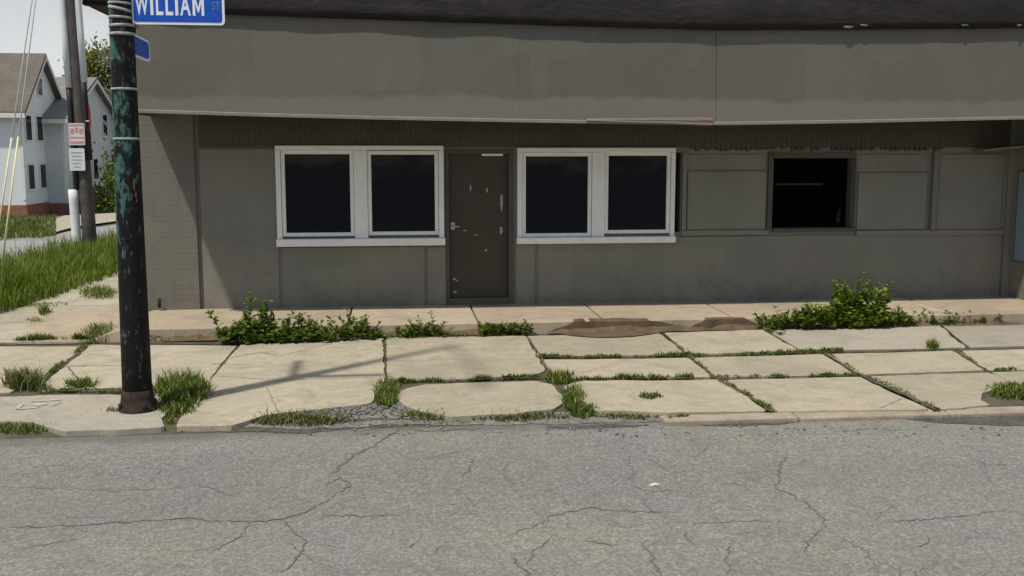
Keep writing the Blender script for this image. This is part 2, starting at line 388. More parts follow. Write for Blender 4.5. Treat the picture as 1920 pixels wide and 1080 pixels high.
nt.links.new(mix_n(nt, cl, sky.outputs[0], cc), bg.inputs['Color']); bg.inputs['Strength'].default_value = .112

sd = bpy.data.lights.new('sun', 'SUN'); sd.energy = 3.95; sd.angle = math.radians(1.9); sd.color = (1, .955, .87)
so = bpy.data.objects.new('sun', sd); COL.objects.link(so); so.rotation_euler = SUNV.to_track_quat('-Z', 'Y').to_euler(); so.location = (-6, -6, 14)

cd = bpy.data.cameras.new('camera'); cam = bpy.data.objects.new('camera', cd); COL.objects.link(cam)
cd.sensor_width = 36; cd.lens = 36 * FPX / 1920; cd.clip_end = 2000; cd.clip_start = .05
rot = Matrix((RGT, UPV, -FWD)).transposed()
cam.matrix_world = Matrix.Translation(CAM) @ rot.to_4x4()
S.camera = cam
S.view_settings.view_transform = 'Standard'; S.view_settings.look = 'None'; S.view_settings.exposure = 0; S.view_settings.gamma = 1

# ------------------------------------------------------------------ GROUND
def sheet(name, pts, mat, kind='structure'):
    b = MB(); b.face(pts); o = b.build(name, mat); o['kind'] = kind; return o
def strip(name, a, b_, mat, kind='structure'):
    b = MB()
    for i in range(len(a)-1): b.face([a[i], a[i+1], b_[i+1], b_[i]])
    bmesh.ops.remove_doubles(b.bm, verts=b.bm.verts, dist=1e-4)
    o = b.build(name, mat); o['kind'] = kind; return o
gb = MB()
ys = [9.1, 16, 40, 120, 900]
for i in range(4):
    gb.face([(-700, ys[i], zg(ys[i], .02)), (700, ys[i], zg(ys[i], .02)), (700, ys[i+1], zg(ys[i+1], .02)), (-700, ys[i+1], zg(ys[i+1], .02))])
gb.face([(-700,-900,-.06),(700,-900,-.06),(700,8.7,-.06),(-700,8.7,-.06)]); gb.face([(-700,8.7,-.06),(700,8.7,-.06),(700,9.1,.02),(-700,9.1,.02)])
gb.build('ground', M['plainground'])['kind'] = 'structure'
# main road sheet with a gently uneven surface
rb = MB()
def rz(x, y):
    t = max(0.0, min(1.0, (y-7.2)/1.5))
    return .012*mnoise.noise(Vector((x*.35, y*.5, 3.1)))*(1-t) + .045*t*t*(3-2*t)
def bedz(y): return .045 + .035*max(0.0, min(1.0, (y-8.78)/.5))
nx, ny = 140, 90
X0, X1, Y0, Y1 = -30, 34, -6, 8.86
grid = [[rb.bm.verts.new((X0+(X1-X0)*i/nx, Y0+(Y1-Y0)*j/ny, rz(X0+(X1-X0)*i/nx, Y0+(Y1-Y0)*j/ny))) for i in range(nx+1)] for j in range(ny+1)]
for j in range(ny):
    for i in range(nx): rb.bm.faces.new((grid[j][i], grid[j][i+1], grid[j+1][i+1], grid[j+1][i]))
rb.build('road', M['asphalt'], smooth=True)['kind'] = 'structure'

# cracks: irregular filled lines following the photo's crack map
def crack(b, px, wd, step=.035, jit=.022):
    P3 = [G(x, y, 0) for x, y in px]
    pts = []
    for i in range(len(P3)-1):
        n = max(1, int((P3[i+1]-P3[i]).length / step))
        for k in range(n): pts.append(P3[i].lerp(P3[i+1], k/n))
    pts.append(P3[-1])
    pts = [p + Vector((rnd.uniform(-1,1), rnd.uniform(-1,1), 0))*jit for p in pts]
    n = len(pts)
    L, R = [], []
    for i, p in enumerate(pts):
        t = (pts[min(i+1,n-1)] - pts[max(i-1,0)]); t.z = 0; t.normalize()
        s = Vector((-t.y, t.x, 0)) * wd * (.25 + .9*abs(mnoise.noise(p*4))+.35*rnd.random()) * min(1, .3 + 3*min(i, n-1-i)/n)
        for lst, q in ((L, p+s), (R, p-s)):
            lst.append(Vector((q.x, q.y, rz(q.x, q.y) + .004)))
    for i in range(n-1): b.face([L[i], R[i], R[i+1], L[i+1]])
cb = MB()
CR = [([(-40,990),(60,988),(160,984),(240,978),(350,972),(470,979),(540,970),(590,950),(640,925),(655,905)], .010),
      ([(618,895),(640,875),(665,858),(700,845),(730,825),(760,812)], .016),
      ([(610,910),(640,895),(655,910),(630,925)], .013),
      ([(470,985),(440,1010),(405,1030)], .008), ([(530,975),(560,1000),(575,1020),(550,1050),(530,1075)], .007),
      ([(40,1030),(120,1015),(150,1010)], .005),
      ([(0,915),(130,918),(220,921),(350,915)], .005), ([(600,965),(690,967),(760,965)], .007),
      ([(890,860),(880,885),(868,895)], .006), ([(745,814),(800,818),(870,815),(930,812)], .008),
      ([(1475,855),(1462,880),(1455,915),(1490,930),(1510,945),(1545,970),(1548,990)], .010),
      ([(1640,985),(1700,978),(1800,970),(1900,955)], .007), ([(1290,985),(1330,980),(1420,975),(1500,980)], .006),
      ([(1280,990),(1285,1005),(1300,1020)], .007), ([(1170,845),(1190,890),(1180,900)], .005),
      ([(950,1005),(1000,985),(1040,965),(1100,950),(1160,957),(1280,958)], .007),
      ([(960,1045),(985,1070),(1000,1100)], .010), ([(985,1060),(1000,1035),(1030,1010)], .007),
      ([(1200,1015),(1225,1050),(1240,1085)], .009), ([(1100,1015),(1160,1020)], .006), ([(1545,985),(1520,1010),(1500,1040)], .005),
      ([(1020,815),(1090,812),(1170,811)], .011), ([(1560,818),(1640,812),(1720,816)], .006), ([(1820,860),(1850,872),(1900,870)], .005),
      ([(1370,1010),(1360,1050),(1372,1090)], .004), ([(1560,1000),(1620,1030),(1650,1080)], .004)]
for px, wd in CR: crack(cb, px, wd)
for _ in range(46):                          # hairline alligator cracks
    x, y = rnd.uniform(0, 1920), rnd.uniform(830, 1075)
    px = [(x, y)]; a = rnd.uniform(0, 6.28)
    for k in range(rnd.randint(2, 4)):
        a += rnd.uniform(-.9, .9); px.append((px[-1][0] + 28*math.cos(a), px[-1][1] + 14*math.sin(a)))
    crack(cb, px, rnd.uniform(.002, .0045), .03, .012)
cb.build('road_cracks', M['crack'])['kind'] = 'structure'

# sidewalk bed of packed dirt
bed = MB()
for x0, x1 in ((-30, 40),):
    bed.face([(x0,9.28,.08),(x1,9.28,.08),(x1,13.1,.08),(x0,13.1,.08)])
    bed.face([(x0,8.78,.045),(x1,8.78,.045),(x1,9.28,.08),(x0,9.28,.08)])
    bed.face([(x0,8.6,-.03),(x1,8.6,-.03),(x1,8.78,.045),(x0,8.78,.045)])
bed.build('sidewalk_bed', M['dirt'])['kind'] = 'structure'

def roughen(P3, step=.10, jit=.008, rounding=1):
    # close polygon, clip corners slightly, resample and jitter
    n = len(P3); out = []
    for i in range(n):
        a, c, d = P3[i-1], P3[i], P3[(i+1) % n]
        k = .05*rounding
        la, ld = (a-c).length, (d-c).length
        out.append(c + (a-c)*min(.3, k/max(la,.01))); out.append(c + (d-c)*min(.3, k/max(ld,.01)))
    res = []
    n = len(out)
    for i in range(n):
        p, q = out[i], out[(i+1) % n]
        s = max(1, int((q-p).length/step))
        for k in range(s):
            r = p.lerp(q, k/s)
            j = Vector((mnoise.noise(r*3.1+Vector((5,0,0))), mnoise.noise(r*3.1+Vector((0,9,0))), 0))*jit*1.6 + Vector((rnd.uniform(-1,1), rnd.uniform(-1,1), 0))*jit*.5
            res.append(r + j)
    return res
def slabs(name, polys, mat, z=.1, depth=.075, jit=.018, rounding=.45, tilt=.003):
    b = MB()
    for pg in polys:
        P3 = [G(x, y, z) for x, y in pg]
        # CCW check
        A = sum(P3[i-1].x*P3[i].y - P3[i].x*P3[i-1].y for i in range(len(P3)))
        if A < 0: P3.reverse()
        c = sum(P3, Vector())/len(P3); tx, ty = rnd.uniform(-tilt, tilt), rnd.uniform(-tilt, tilt); dz = rnd.uniform(-.003, .003)
        P3 = [p + (p-c).normalized()*.016 for p in P3]
        R = roughen(P3, .1, jit, rounding)
        for p in R: p.z += dz + (p.x-c.x)*tx*.5 + (p.y-c.y)*ty*.5
        b.prism(R, depth)
    o = b.build(name, mat, bevel=.008); o['kind'] = 'structure'; return o
A_ = [(-420,652),(158,649),(68,716),(12,735),(-420,742)]
B_ = [(170,646),(440,648),(436,654),(388,714),(300,722),(84,730),(72,724)]
C_ = [(-420,752),(0,744),(70,742),(228,740),(300,738),(318,762),(300,785),(304,799),(220,804),(118,807),(60,788),(-420,792)]
D_ = [(450,647),(719,634),(720,708),(716,722),(690,757),(600,766),(500,776),(440,795),(328,799),(350,775),(398,708)]
E_ = [(727,633),(984,630),(1020,694),(1000,704),(860,710),(750,714),(727,710)]
F_ = [(742,742),(760,728),(800,721),(900,718),(1000,715),(1034,722),(1052,740),(1050,755),(1034,766),(960,775),(880,778),(845,781),(790,770),(755,757)]
sl = [A_, B_, D_, E_, F_,
  [(992,630),(1239,625),(1284,664),(1012,667)], [(1249,624),(1430,619),(1495,657),(1294,663)],
  [(1018,674),(1291,671),(1336,706),(1060,708),(1040,700)], [(1301,671),(1539,664),(1606,702),(1345,706)],
  [(1549,664),(1784,658),(1846,694),(1615,702)], [(1794,658),(2100,650),(2180,688),(1856,694)],
  [(1058,726),(1090,715),(1350,712),(1398,744),(1434,770),(1250,773),(1180,769),(1120,769),(1095,752)],
  [(1366,712),(1610,707),(1740,767),(1460,770),(1410,746)],
  [(1630,706),(1852,699),(1905,714),(1842,736),(1838,748),(1855,758),(1766,767)],
  [(1862,699),(2100,691),(2250,752),(1985,759),(1935,728)], [(2110,690),(2500,680),(2700,742),(2270,756)], [(2110,650),(2400,640),(2500,678),(2190,688)]]
slabs('sidewalk', sl, M['slab'])
slabs('sidewalk_patched', [[(1440,619),(1760,609),(1808,650),(1505,657)], [(1768,608),(2100,599),(2150,641),(1818,650)], [(2110,599),(2400,590),(2480,632),(2160,641)], C_], M['slab_grey'])
# ledge along the wall (one step up)
lj = [(-2.9,-2.88)]
def lfront(x):
    bite = 0
    for cx, w_, dep in ((2.25, .75, .06), (4.05, .45, .05), (-1.9,.5,.03), (.2,.4,.03)):
        bite += dep*math.exp(-((x-cx)/w_)**4)
    return 13.03 + bite + .03*mnoise.noise(Vector((x*2.3, 4, 0))) + .012*mnoise.noise(Vector((x*9, 4, 0))), .24 - .15*bite + .006*mnoise.noise(Vector((x*3,1,0)))
def ledge():
    b = MB()
    J = [-3.35, -.62, 1.04, 2.68, 4.42, 5.9, 7.5, 9.1, 10.8, 14, 18]
    for i in range(len(J)-1):
        x0, x1 = J[i]+.012, J[i+1]-.012
        n = max(2, int((x1-x0)/.12))
        front = []
        for k in range(n+1):
            x = x0+(x1-x0)*k/n
            fy, fz = lfront(x); front.append(Vector((x, fy, fz)))
        sl_ = 0
        top = front + [Vector((x1, 14.98, .245)), Vector((x0, 14.98, .245))]
        b.prism(top, .2)
    # left end ramps down to the corner walk
    return b
ledge().build('wall_ledge', M['ledge'], bevel=.012)['kind'] = 'structure'
rp = MB()
rp.face([(-3.34,13.06,.235),(-3.34,14.98,.243),(-5.2,15.4,.10),(-4.6,13.1,.102),(-3.75,13.07,.115)]); rp.face([(-4.6,13.1,.102),(-3.75,13.07,.115),(-3.34,13.06,.235),(-3.34,13.03,.04),(-4.6,13.06,.04)])
rp.build('corner_ramp', M['ledge'])['kind'] = 'structure'
# corner walk along the cross street, broken and gravelly
cw = MB()
def walk(px, z=.105): 
    P3 = [GS(x, y, z) for x, y in px]; return P3
for y0, y1 in ((13.1, 14.6), (14.66, 16.2), (16.26, 18), (18.05, 20), (20.05, 23), (23.05, 27), (27.05,34)):
    P3 = [Vector((-5.25-.02*y0, y0, zg(y0,.10))), Vector((-3.42, y0, zg(y0,.10))), Vector((-3.42, y1, zg(y1,.10))), Vector((-5.25-.02*y1, y1, zg(y1,.10)))]
    if y0 < 15: P3[0].x = -5.6; P3[3].x = -5.5
    R = roughen(P3, .12, .03, 2)
    cw.prism(R, .08)
for px in ([(-60,610),(60,583),(130,572),(118,592),(60,612),(-60,632)], [(-60,655),(20,634),(75,615),(150,588),(180,600),(120,632),(30,640),(-60,650)], [(-60,602),(40,576),(120,556),(150,546),(160,552),(128,568),(60,580),(-60,606)]):
    R = roughen([G(x, y, .085) for x, y in px], .1, .03, 2)
    A = sum(R[i-1].x*R[i].y - R[i].x*R[i-1].y for i in range(len(R)))
    if A < 0: R.reverse()
    cw.prism(R, .06)
cw.build('corner_walk', M['sidewalk_old'], bevel=.01)['kind'] = 'structure'
# red sandstone kerb (right) and its low front face
kb = MB(); KY0, KY1 = G(1500, 783, .086).y, G(1500, 772, .086).y
for x0, x1 in ((2.30, 3.5), (3.515, 4.9), (4.915, 6.3), (6.32, 8.4), (8.42, 11), (11.02, 16), (16.02, 26)):
    kb.box(x0, x1, KY0 + rnd.uniform(-.008,.008), KY1, -.03, .086 + rnd.uniform(-.005,.005))
kb.build('curb', M['sandstone'], bevel=.015)['kind'] = 'structure'
# gravel wash where the kerb has broken up
gv = MB()
def blob(b, pts, z, dz=0.0, n=5, jit=.03, bed_=False):
    R = roughen(pts, .08, jit, 2)
    A = sum(R[i-1].x*R[i].y - R[i].x*R[i-1].y for i in range(len(R)))
    if A < 0: R.reverse()
    for p in R: p.z = bedz(p.y) + .004 if bed_ else z
    b.face(R)
blob(gv, [G(x, y, .05) for x, y in [(440,803),(500,792),(560,790),(700,788),(860,786),(1100,783),(1250,782),(1250,790),(1000,796),(760,798),(560,803)]], 0, bed_=True)
blob(gv, [G(x, y, .088) for x, y in [(500,780),(700,755),(760,752),(800,768),(850,782),(700,784),(560,788)]], .0, bed_=True)
blob(gv, [G(x, y, .088) for x, y in [(960,778),(1040,766),(1100,770),(1240,778),(1100,781)]], .0, bed_=True)
gv.build('gravel_wash', M['gravel'])['kind'] = 'stuff'
gs = MB()
for px in ([(1250,789),(1330,787),(1430,786),(1560,784),(1530,790),(1450,797),(1380,800),(1300,796)], [(1690,785),(1800,780),(1960,774),(1960,796),(1860,797),(1780,794),(1720,790)],
           [(330,809),(440,805),(520,801),(690,799),(640,806),(570,813),(500,810),(420,811)], [(1000,800),(1100,797),(1230,795),(1190,799),(1080,803)]):
    R_ = roughen([G(x, y, .045) for x, y in px], .06, .03, 2)
    if sum(R_[i-1].x*R_[i].y - R_[i].x*R_[i-1].y for i in range(len(R_))) < 0: R_.reverse()
    for p in R_: p.z = rz(p.x, p.y) + .004
    gs.face(R_)
gs.build('gutter_silt', M['silt'])['kind'] = 'structure'
pb = MB()                                     # loose pebbles and crumbs
for _ in range(620):
    if rnd.random() < .8: p = G(rnd.uniform(560, 860), rnd.gauss(775, 12), .055)
    else: p = G(rnd.uniform(300, 1900), rnd.uniform(795, 818), .045)
    p.z = bedz(p.y)+.006 if p.y > 8.82 else rz(p.x, p.y)
    r = rnd.uniform(.006, .02)
    mtx = Matrix.Translation(p + Vector((0,0,r*.4))) @ Matrix.Rotation(rnd.uniform(0,3), 4, 'Z') @ Matrix.Rotation(rnd.uniform(-.5,.5), 4, 'X') @ Matrix.Diagonal((r, r*rnd.uniform(.6,1), r*.6, 1))
    bmesh.ops.create_icosphere(pb.bm, subdivisions=1, radius=1, matrix=mtx)
pb.build('pebbles', M['gravel'])['kind'] = 'stuff'
# mud washed off the ledge
md = MB()
def mud_strip(xa, xb, dep, k=40):
    rows = []
    for i in range(k+1):
        x = xa + (xb-xa)*i/k; fy, fz = lfront(x); e = max(0, math.sin(math.pi*i/k))**.6
        d = e*dep*(.55 + .9*abs(mnoise.noise(Vector((x*2.6, 3, 8))))) + .012
        g = min(1.0, e*1.25 + .25*mnoise.noise(Vector((x*5, 1, 3))))
        zt_ = .10 + max(0.02, (fz-.106)*g)
        if g < .97: rows.append([Vector((x, fy-.012, .095)), Vector((x, fy-.008, zt_)), Vector((x, fy+.01, zt_)), Vector((x, fy+.03, zt_-.01))])
        else: rows.append([Vector((x, fy-.012, .095)), Vector((x, fy-.008, fz-.006)), Vector((x, fy+.004, fz+.004)), Vector((x, fy+d, .2465))])
    for p, q in zip(rows[:-1], rows[1:]):
        for j in range(3): md.face([p[j], q[j], q[j+1], p[j+1]])
mud_strip(1.98, 3.72, .17); mud_strip(3.8, 4.75, .06)
blob(md, [G(x, y, .1) for x, y in [(1040,626),(1150,624),(1260,622),(1225,626),(1190,632),(1140,635),(1090,632)]], .1115, jit=.015)
md.build('mud_stain', M['mud'])['kind'] = 'structure'
mf = MB()                                     # soil banked against the ledge face
for a, c, h in ((1030,1345,.07), (1335,1480,.07), (700,1010,.08), (300,420,.07), (1480,1930,.08)):
    xs = [a + (c-a)*k/14 for k in range(15)]
    top = []; bot = []
    for k, x in enumerate(xs):
        e = math.sin(math.pi*k/14)**.4
        p = G(x, 628-(x-1000)*.02, .1); X = p.x
        dep = 0
        top.append(Vector((X, 13.045+dep, .1+h*e*(.7+.5*rnd.random())))); bot.append(Vector((X, 12.97 - .05*e*rnd.random(), .101)))
    for k in range(14): mf.face([bot[k], bot[k+1], top[k+1], top[k]])
mf.build('soil_bank', M['mud'])['kind'] = 'structure'
# hairline cracks of the walk
wc = MB()
def wcrack(px, wd, z=.1045):
    pts = []
    P3 = [G(x, y, z) for x, y in px]
    for i in range(len(P3)-1):
        n = max(1, int((P3[i+1]-P3[i]).length/.05))
        for k in range(n): pts.append(P3[i].lerp(P3[i+1], k/n) + Vector((rnd.uniform(-.008,.008), rnd.uniform(-.008,.008), 0)))
    pts.append(P3[-1])
    for i in range(len(pts)-1):
        t = (pts[i+1]-pts[i]); s = Vector((-t.y, t.x, 0)).normalized()*wd*rnd.uniform(.5, 1.2)
        wc.face([pts[i]+s, pts[i]-s, pts[i+1]-s, pts[i+1]+s])
for px, wd in (([(120,686),(170,685),(232,684)], .008), ([(128,688),(140,702),(148,714)], .010), ([(395,682),(425,681)], .008), ([(435,670),(490,660),(520,668),(620,645)], .006),
               ([(410,705),(520,712),(700,708)], .004), ([(680,655),(700,654)], .008), ([(1650,765),(1690,748)], .005), ([(500,725),(525,780)], .003), ([(430,690),(500,687)], .003)):
    wcrack(px, wd)
wc.build('sidewalk_cracks', M['crack'])['kind'] = 'structure'
jd = MB()
def jsoil(px, wd):
    P3 = [G(x, y, .1) for x, y in px]; pts = []
    for i in range(len(P3)-1):
        n = max(1, int((P3[i+1]-P3[i]).length/.035))
        for k in range(n): pts.append(P3[i].lerp(P3[i+1], k/n))
    pts.append(P3[-1]); L_, R_ = [], []
    for i, p in enumerate(pts):
        t = (pts[min(i+1, len(pts)-1)] - pts[max(i-1, 0)]); t.z = 0; t.normalize(); q = Vector((-t.y, t.x, 0))
        for lst, sg_ in ((L_, 1), (R_, -1)):
            w_ = wd*(.35 + 1.3*abs(mnoise.noise(Vector((p.x*3+sg_*9, p.y*3, 2)))) + .7*max(0, mnoise.noise(Vector((p.x*14, p.y*14, sg_*5)))))
            r = p + q*sg_*w_; r.z = .1065; lst.append(r)
    for i in range(len(pts)-1): jd.face([L_[i], R_[i], R_[i+1], L_[i+1]])
for px, wd in (([(728,715),(850,713),(1035,708)], .022), ([(1012,670),(1140,669),(1288,667)], .022), ([(1288,667),(1380,667),(1540,660)], .022), ([(1540,660),(1800,654),(1920,651)], .016),
               ([(1040,710),(1200,710),(1340,709)], .024), ([(1340,709),(1520,706),(1615,704)], .022), ([(1615,704),(1850,697),(1920,695)], .018), ([(1340,709),(1400,741),(1448,772)], .034), ([(1615,704),(1700,742),(1755,769)], .034),
               ([(1244,625),(1288,666),(1340,708)], .018), ([(1435,619),(1500,658)], .014), ([(1544,661),(1611,704)], .018), ([(988,632),(1014,668),(1030,700)], .016), ([(1764,609),(1813,651)], .014), ([(1789,657),(1850,697)], .016),
               ([(164,650),(110,692),(70,724)], .024), ([(70,734),(150,733),(232,734)], .026), ([(444,650),(395,710)], .013), ([(723,636),(723,712)], .013), ([(-40,645),(160,642),(440,643)], .03), ([(440,641),(720,631),(1000,627)], .03), ([(1480,617),(1700,611),(1930,604)], .025)):
    jsoil(px, wd)
jd.build('joint_soil', M['dirt'])['kind'] = 'structure'
wp_ = MB()
for q in ([(52,752),(120,748.5),(119,751),(54,755)], [(28,768),(40,757),(48,757),(40,768)], [(30,766.5),(76,763),(77,766),(30,769.5)], [(100,762),(117,751),(112,751.5),(92,762.5)], [(60,757),(88,756),(84,761),(62,762)]):
    blob(wp_, [G(x, y, .1) for x, y in q], .1062, jit=.02)
wp_.build('paint_mark', M['whitepaint_worn'])['kind'] = 'structure'

# cross street, verge and far lawn on the left
def spoly(name, px, mat, dz):
    P3 = [GS(x, y, .1) for x, y in px]
    for p in P3: p.z = zg(p.y, .1) + dz
    return sheet(name, P3, mat)
sr = MB()
e1 = lambda y: -7.3 - .012*(y-13)             # near edge (by the verge)
prev = None
rows = []
for y in (9.0, 13, 16, 22, 28, 34, 42, 60, 110):
    z = zg(y, .0) + (.03 if y > 10 else -.004)
    far = -13.2 + .09*(y-22)
    rows.append((Vector((-7.2 + (.028*(y-24) if y > 24 else 0), y, z)), Vector((min(-10.2, far) , y, z))))
for a, c in zip(rows[:-1], rows[1:]): sr.face([a[1], a[0], c[0], c[1]])
sr.build('side_road', M['side_road'])['kind'] = 'structure'
dv = MB()
for px in ([(96,437),(140,425),(235,412),(235,398),(120,404),(80,420)],):
    P3 = [GS(x, y, .12) for x, y in px]; dv.face(P3)
dv.build('driveway', M['sidewalk_old'])['kind'] = 'structure'

# ------------------------------------------------------------------ BUILDING
YW = 14.65; YF = 13.45; YR = 13.405
def WX(x, y): return W(x, y, YW).x
def WZ(x, y): return W(x, y, YW).z
bld = thing('commercial_building', (3, YW, .24), 'long low taupe painted building with dark tar roof edge and deep shaded overhang', 'building')
XL, XR = -3.41, W(1882, 420, YW).x
dx0, dx1, dzt = WX(836, 430), WX(962, 430), WZ(900, 281)
ox0, ox1, oz0, oz1 = WX(1447, 360), WX(1601, 360), WZ(1520, 428), WZ(1520, 296)
gx0, gx1, gz0, gz1 = WX(1266, 360), WX(1276, 360), WZ(1270, 435), WZ(1270, 286)
b = MB(); ZT = 4.2; ZB = .1
b.box(XL, dx0, YW, YW+.25, ZB, ZT); b.box(dx0, dx1, YW, YW+.25, dzt, ZT)
b.box(dx1, gx0, YW, YW+.25, ZB, ZT); b.box(gx0, gx1, YW, YW+.25, ZB, gz0); b.box(gx0, gx1, YW, YW+.25, gz1, ZT)
b.box(gx1, ox0, YW, YW+.25, ZB, ZT); b.box(ox0, ox1, YW, YW+.25, ZB, oz0); b.box(ox0, ox1, YW, YW+.25, oz1, ZT)
b.box(ox1, XR+3, YW, YW+.25, ZB, ZT)
b.box(XL, XL+.25, YW+.25, 24, -.3, ZT)
b.build('wall', M['wall'], bld)
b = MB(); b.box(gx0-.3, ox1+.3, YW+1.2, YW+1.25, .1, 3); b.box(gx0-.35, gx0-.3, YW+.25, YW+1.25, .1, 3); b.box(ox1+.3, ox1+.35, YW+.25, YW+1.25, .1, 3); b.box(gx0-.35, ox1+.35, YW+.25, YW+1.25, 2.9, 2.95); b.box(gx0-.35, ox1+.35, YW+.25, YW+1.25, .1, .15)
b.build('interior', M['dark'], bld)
def wbox(b, x0, x1, y0, y1, proud, back=0.0):
    """box on the wall plane from photo pixels"""
    xm, ym = (x0+x1)/2, (y0+y1)/2
    b.box(WX(x0, ym), WX(x1, ym), YW-proud, YW+back-.0015, WZ(xm, y1), WZ(xm, y0))
ZL = .23
def pier(name, x0, x1, ytop, proud, mat, bottom=True, ybot=None):
    b = MB(); xm = (x0+x1)/2; yb = ybot or 520
    z1 = WZ(xm, ytop); z0 = ZL if bottom else WZ(xm, ybot)
    ym = 420 if bottom else (ytop+ybot)/2
    b.box(WX(x0, ym), WX(x1, ym), YW-proud, YW-.0015, z0, z1)
    return b.build(name, mat, bld, bevel=.006)
b = MB(); b.box(XL-.02, WX(370, 400), YW-.05, YW-.0015, ZL, 2.93); b.build('corner_pier', M['brick'], bld, bevel=.01)
pier('wall_panel', 378, 521, 279, .022, M['smooth'])
pier('wall_panel', 528, 795, 463, .022, M['panel'])
pier('wall_panel', 801, 835, 463, .03, M['smooth'])
pier('wall_panel', 967, 1002, 458, .03, M['smooth'])
pier('wall_panel', 1009, 1879, 442, .022, M['panel'])
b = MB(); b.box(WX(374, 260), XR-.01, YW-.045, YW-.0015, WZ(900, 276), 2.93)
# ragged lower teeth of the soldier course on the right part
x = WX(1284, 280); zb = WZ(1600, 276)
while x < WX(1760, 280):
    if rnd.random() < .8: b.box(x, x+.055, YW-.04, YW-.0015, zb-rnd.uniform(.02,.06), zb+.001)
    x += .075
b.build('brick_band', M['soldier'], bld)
b = MB(); wbox(b, 1277, 1437.5, 431, 441, .045); b.build('ledge_rail', M['smooth'], bld, bevel=.006); b = MB(); wbox(b, 1603.5, 1880, 431, 441, .045); b.build('ledge_rail', M['smooth'], bld, bevel=.006)
b = MB(); wbox(b, 1278, 1285, 286, 430.5, .06); b.build('post', M['smooth'], bld, bevel=.005)
pier('infill_board', 1288, 1435, 321, .028, M['smooth'], False, 430)
pier('infill_board', 1286, 1436, 289, .012, M['smooth'], False, 318)
pier('infill_board', 1607, 1735, 324, .028, M['smooth'], False, 430)
pier('infill_board', 1604, 1736, 289, .012, M['smooth'], False, 321)
pier('infill_board', 1757, 1878, 289, .02, M['smooth'], False, 430)
b = MB(); wbox(b, 1744, 1753, 284, 430.5, .085); b.build('post', M['fascia'], bld, bevel=.006)
b = MB(); q = W(299, 577, YW-.12); b.tube([q, q+Vector((0,0,.13))], .022, 8); b.build('pipe_stub', M['rust'], bld)
# dark square window
win = MB(); wbox(win, 1438, 1447, 286, 430, .05); wbox(win, 1447, 1602, 287, 296.5, .05); wbox(win, 1447, 1602, 427.5, 434, .055); wbox(win, 1600, 1603, 296.5, 427.5, .03)
wf = win.build('window', M['doorframe'], bld, bevel=.004)
b = MB(); b.face([(ox0, YW+.10, oz0), (ox1, YW+.10, oz0), (ox1, YW+.10, oz1), (ox0, YW+.10, oz1)]); b.build('pane', M['clearglass'], wf)
b = MB(); wbox(b, 1470, 1558, 345, 348.5, -.3, .34); b.build('inner_rail', M['soffit'], wf)
b = MB(); p0 = W(1571, 405, YW+.35); b.tube([p0+Vector((0,0,-.1)), p0+Vector((.01,0,.0)), p0+Vector((.03,0,.12))], [.03,.03,.01], 8); b.build('bottle', M['doorframe'], wf)
# white double windows
def dwin(x0, x1, y0, y1, panes, mull, sill, skew):
    xm, ym = (x0+x1)/2, (y0+y1)/2
    X0, X1, Z0, Z1 = WX(x0, ym), WX(x1, ym), WZ(xm, y1), WZ(xm, y0)
    P = [(WX(a, ym), WX(c, ym), WZ(xm, e), WZ(xm, d)) for a, c, d, e in panes]
    zb = WZ(xm, sill)
    b = MB()
    pr = .085
    b.box(X0, X1, YW-pr, YW-.0015, P[0][3]+.055, Z1)                      # head
    b.box(X0, P[0][0]-.055, YW-pr, YW-.0015, zb, P[0][3]+.0535)
    b.box(P[1][1]+.055, X1, YW-pr, YW-.0015, zb, P[0][3]+.0535)
    b.box(P[0][1]+.055, P[1][0]-.055, YW-pr, YW-.0015, zb, P[0][3]+.0535)
    o = b.build('window', M['vinyl'], bld, bevel=.006)
    for a, c, d, e in P:
        s = MB(); t = .052
        s.box(a-t, a, YW-.06, YW-.002, d-t, e+t); s.box(c, c+t, YW-.06, YW-.002, d-t, e+t)
        s.box(a, c, YW-.0595, YW-.002, e, e+t); s.box(a, c, YW-.0595, YW-.002, d-t, d)
        s.build('sash', M['vinyl'], o, bevel=.006)
        g = MB(); g.face([(a-.003, YW-.022, d-.003), (c+.003, YW-.022, d-.003), (c+.003, YW-.022+.004, e+.003), (a-.003, YW-.022+.004, e+.003)]); g.build('pane', M['glass'], o)
    s = MB(); s.box(X0-.012, X1+.012, YW-.13, YW-.0015, Z0, zb-.002); s.build('sill', M['vinyl'], o, bevel=.008)
    return o
dwin(519, 832, 273, 460, [(536,657,289,435),(697,815,290,434)], None, 446, 0)
w2 = dwin(969, 1263, 277, 455, [(985,1101,293,436),(1139,1248,292,431)], None, 443, 0)
# door
dr = MB()
dr.box(dx0+.003, dx1-.003, YW+.05, YW+.10, WZ(900, 558), dzt-.05)
door = dr.build('door', M['doorpaint'], bld, bevel=.004)
b = MB(); b.box(dx0-.0, dx0+.045, YW-.03, YW+.12, ZL, dzt+.0); b.box(dx1-.065, dx1, YW-.03, YW+.12, ZL, dzt); b.box(dx0+.0455, dx1-.0655, YW-.028, YW+.12, dzt-.055, dzt)
b.build('door_frame', M['doorframe'], door, bevel=.004)
b = MB(); b.box(dx0+.046, dx1-.066, YW-.04, YW+.12, ZL, WZ(900, 558)); b.build('threshold', M['doorframe'], door, bevel=.004)
b = MB(); Zc = WZ(920, 290); b.box(WX(903, 290), WX(943, 290), YW-.02, YW+.05, Zc-.018, Zc+.018); b.build('closer', M['signletter'], door, bevel=.006)
b = MB(); hz = WZ(848, 424); hx = WX(849, 424)
b.box(hx-.025, hx+.03, YW+.035, YW+.05, hz-.05, hz+.05); b.tube([(hx,YW+.05,hz),(hx,YW-.01,hz),(hx+.02,YW-.02,hz),(hx+.10,YW-.015,hz-.01)], .012, 8); b.build('handle', M['steel'], door)
b = MB()
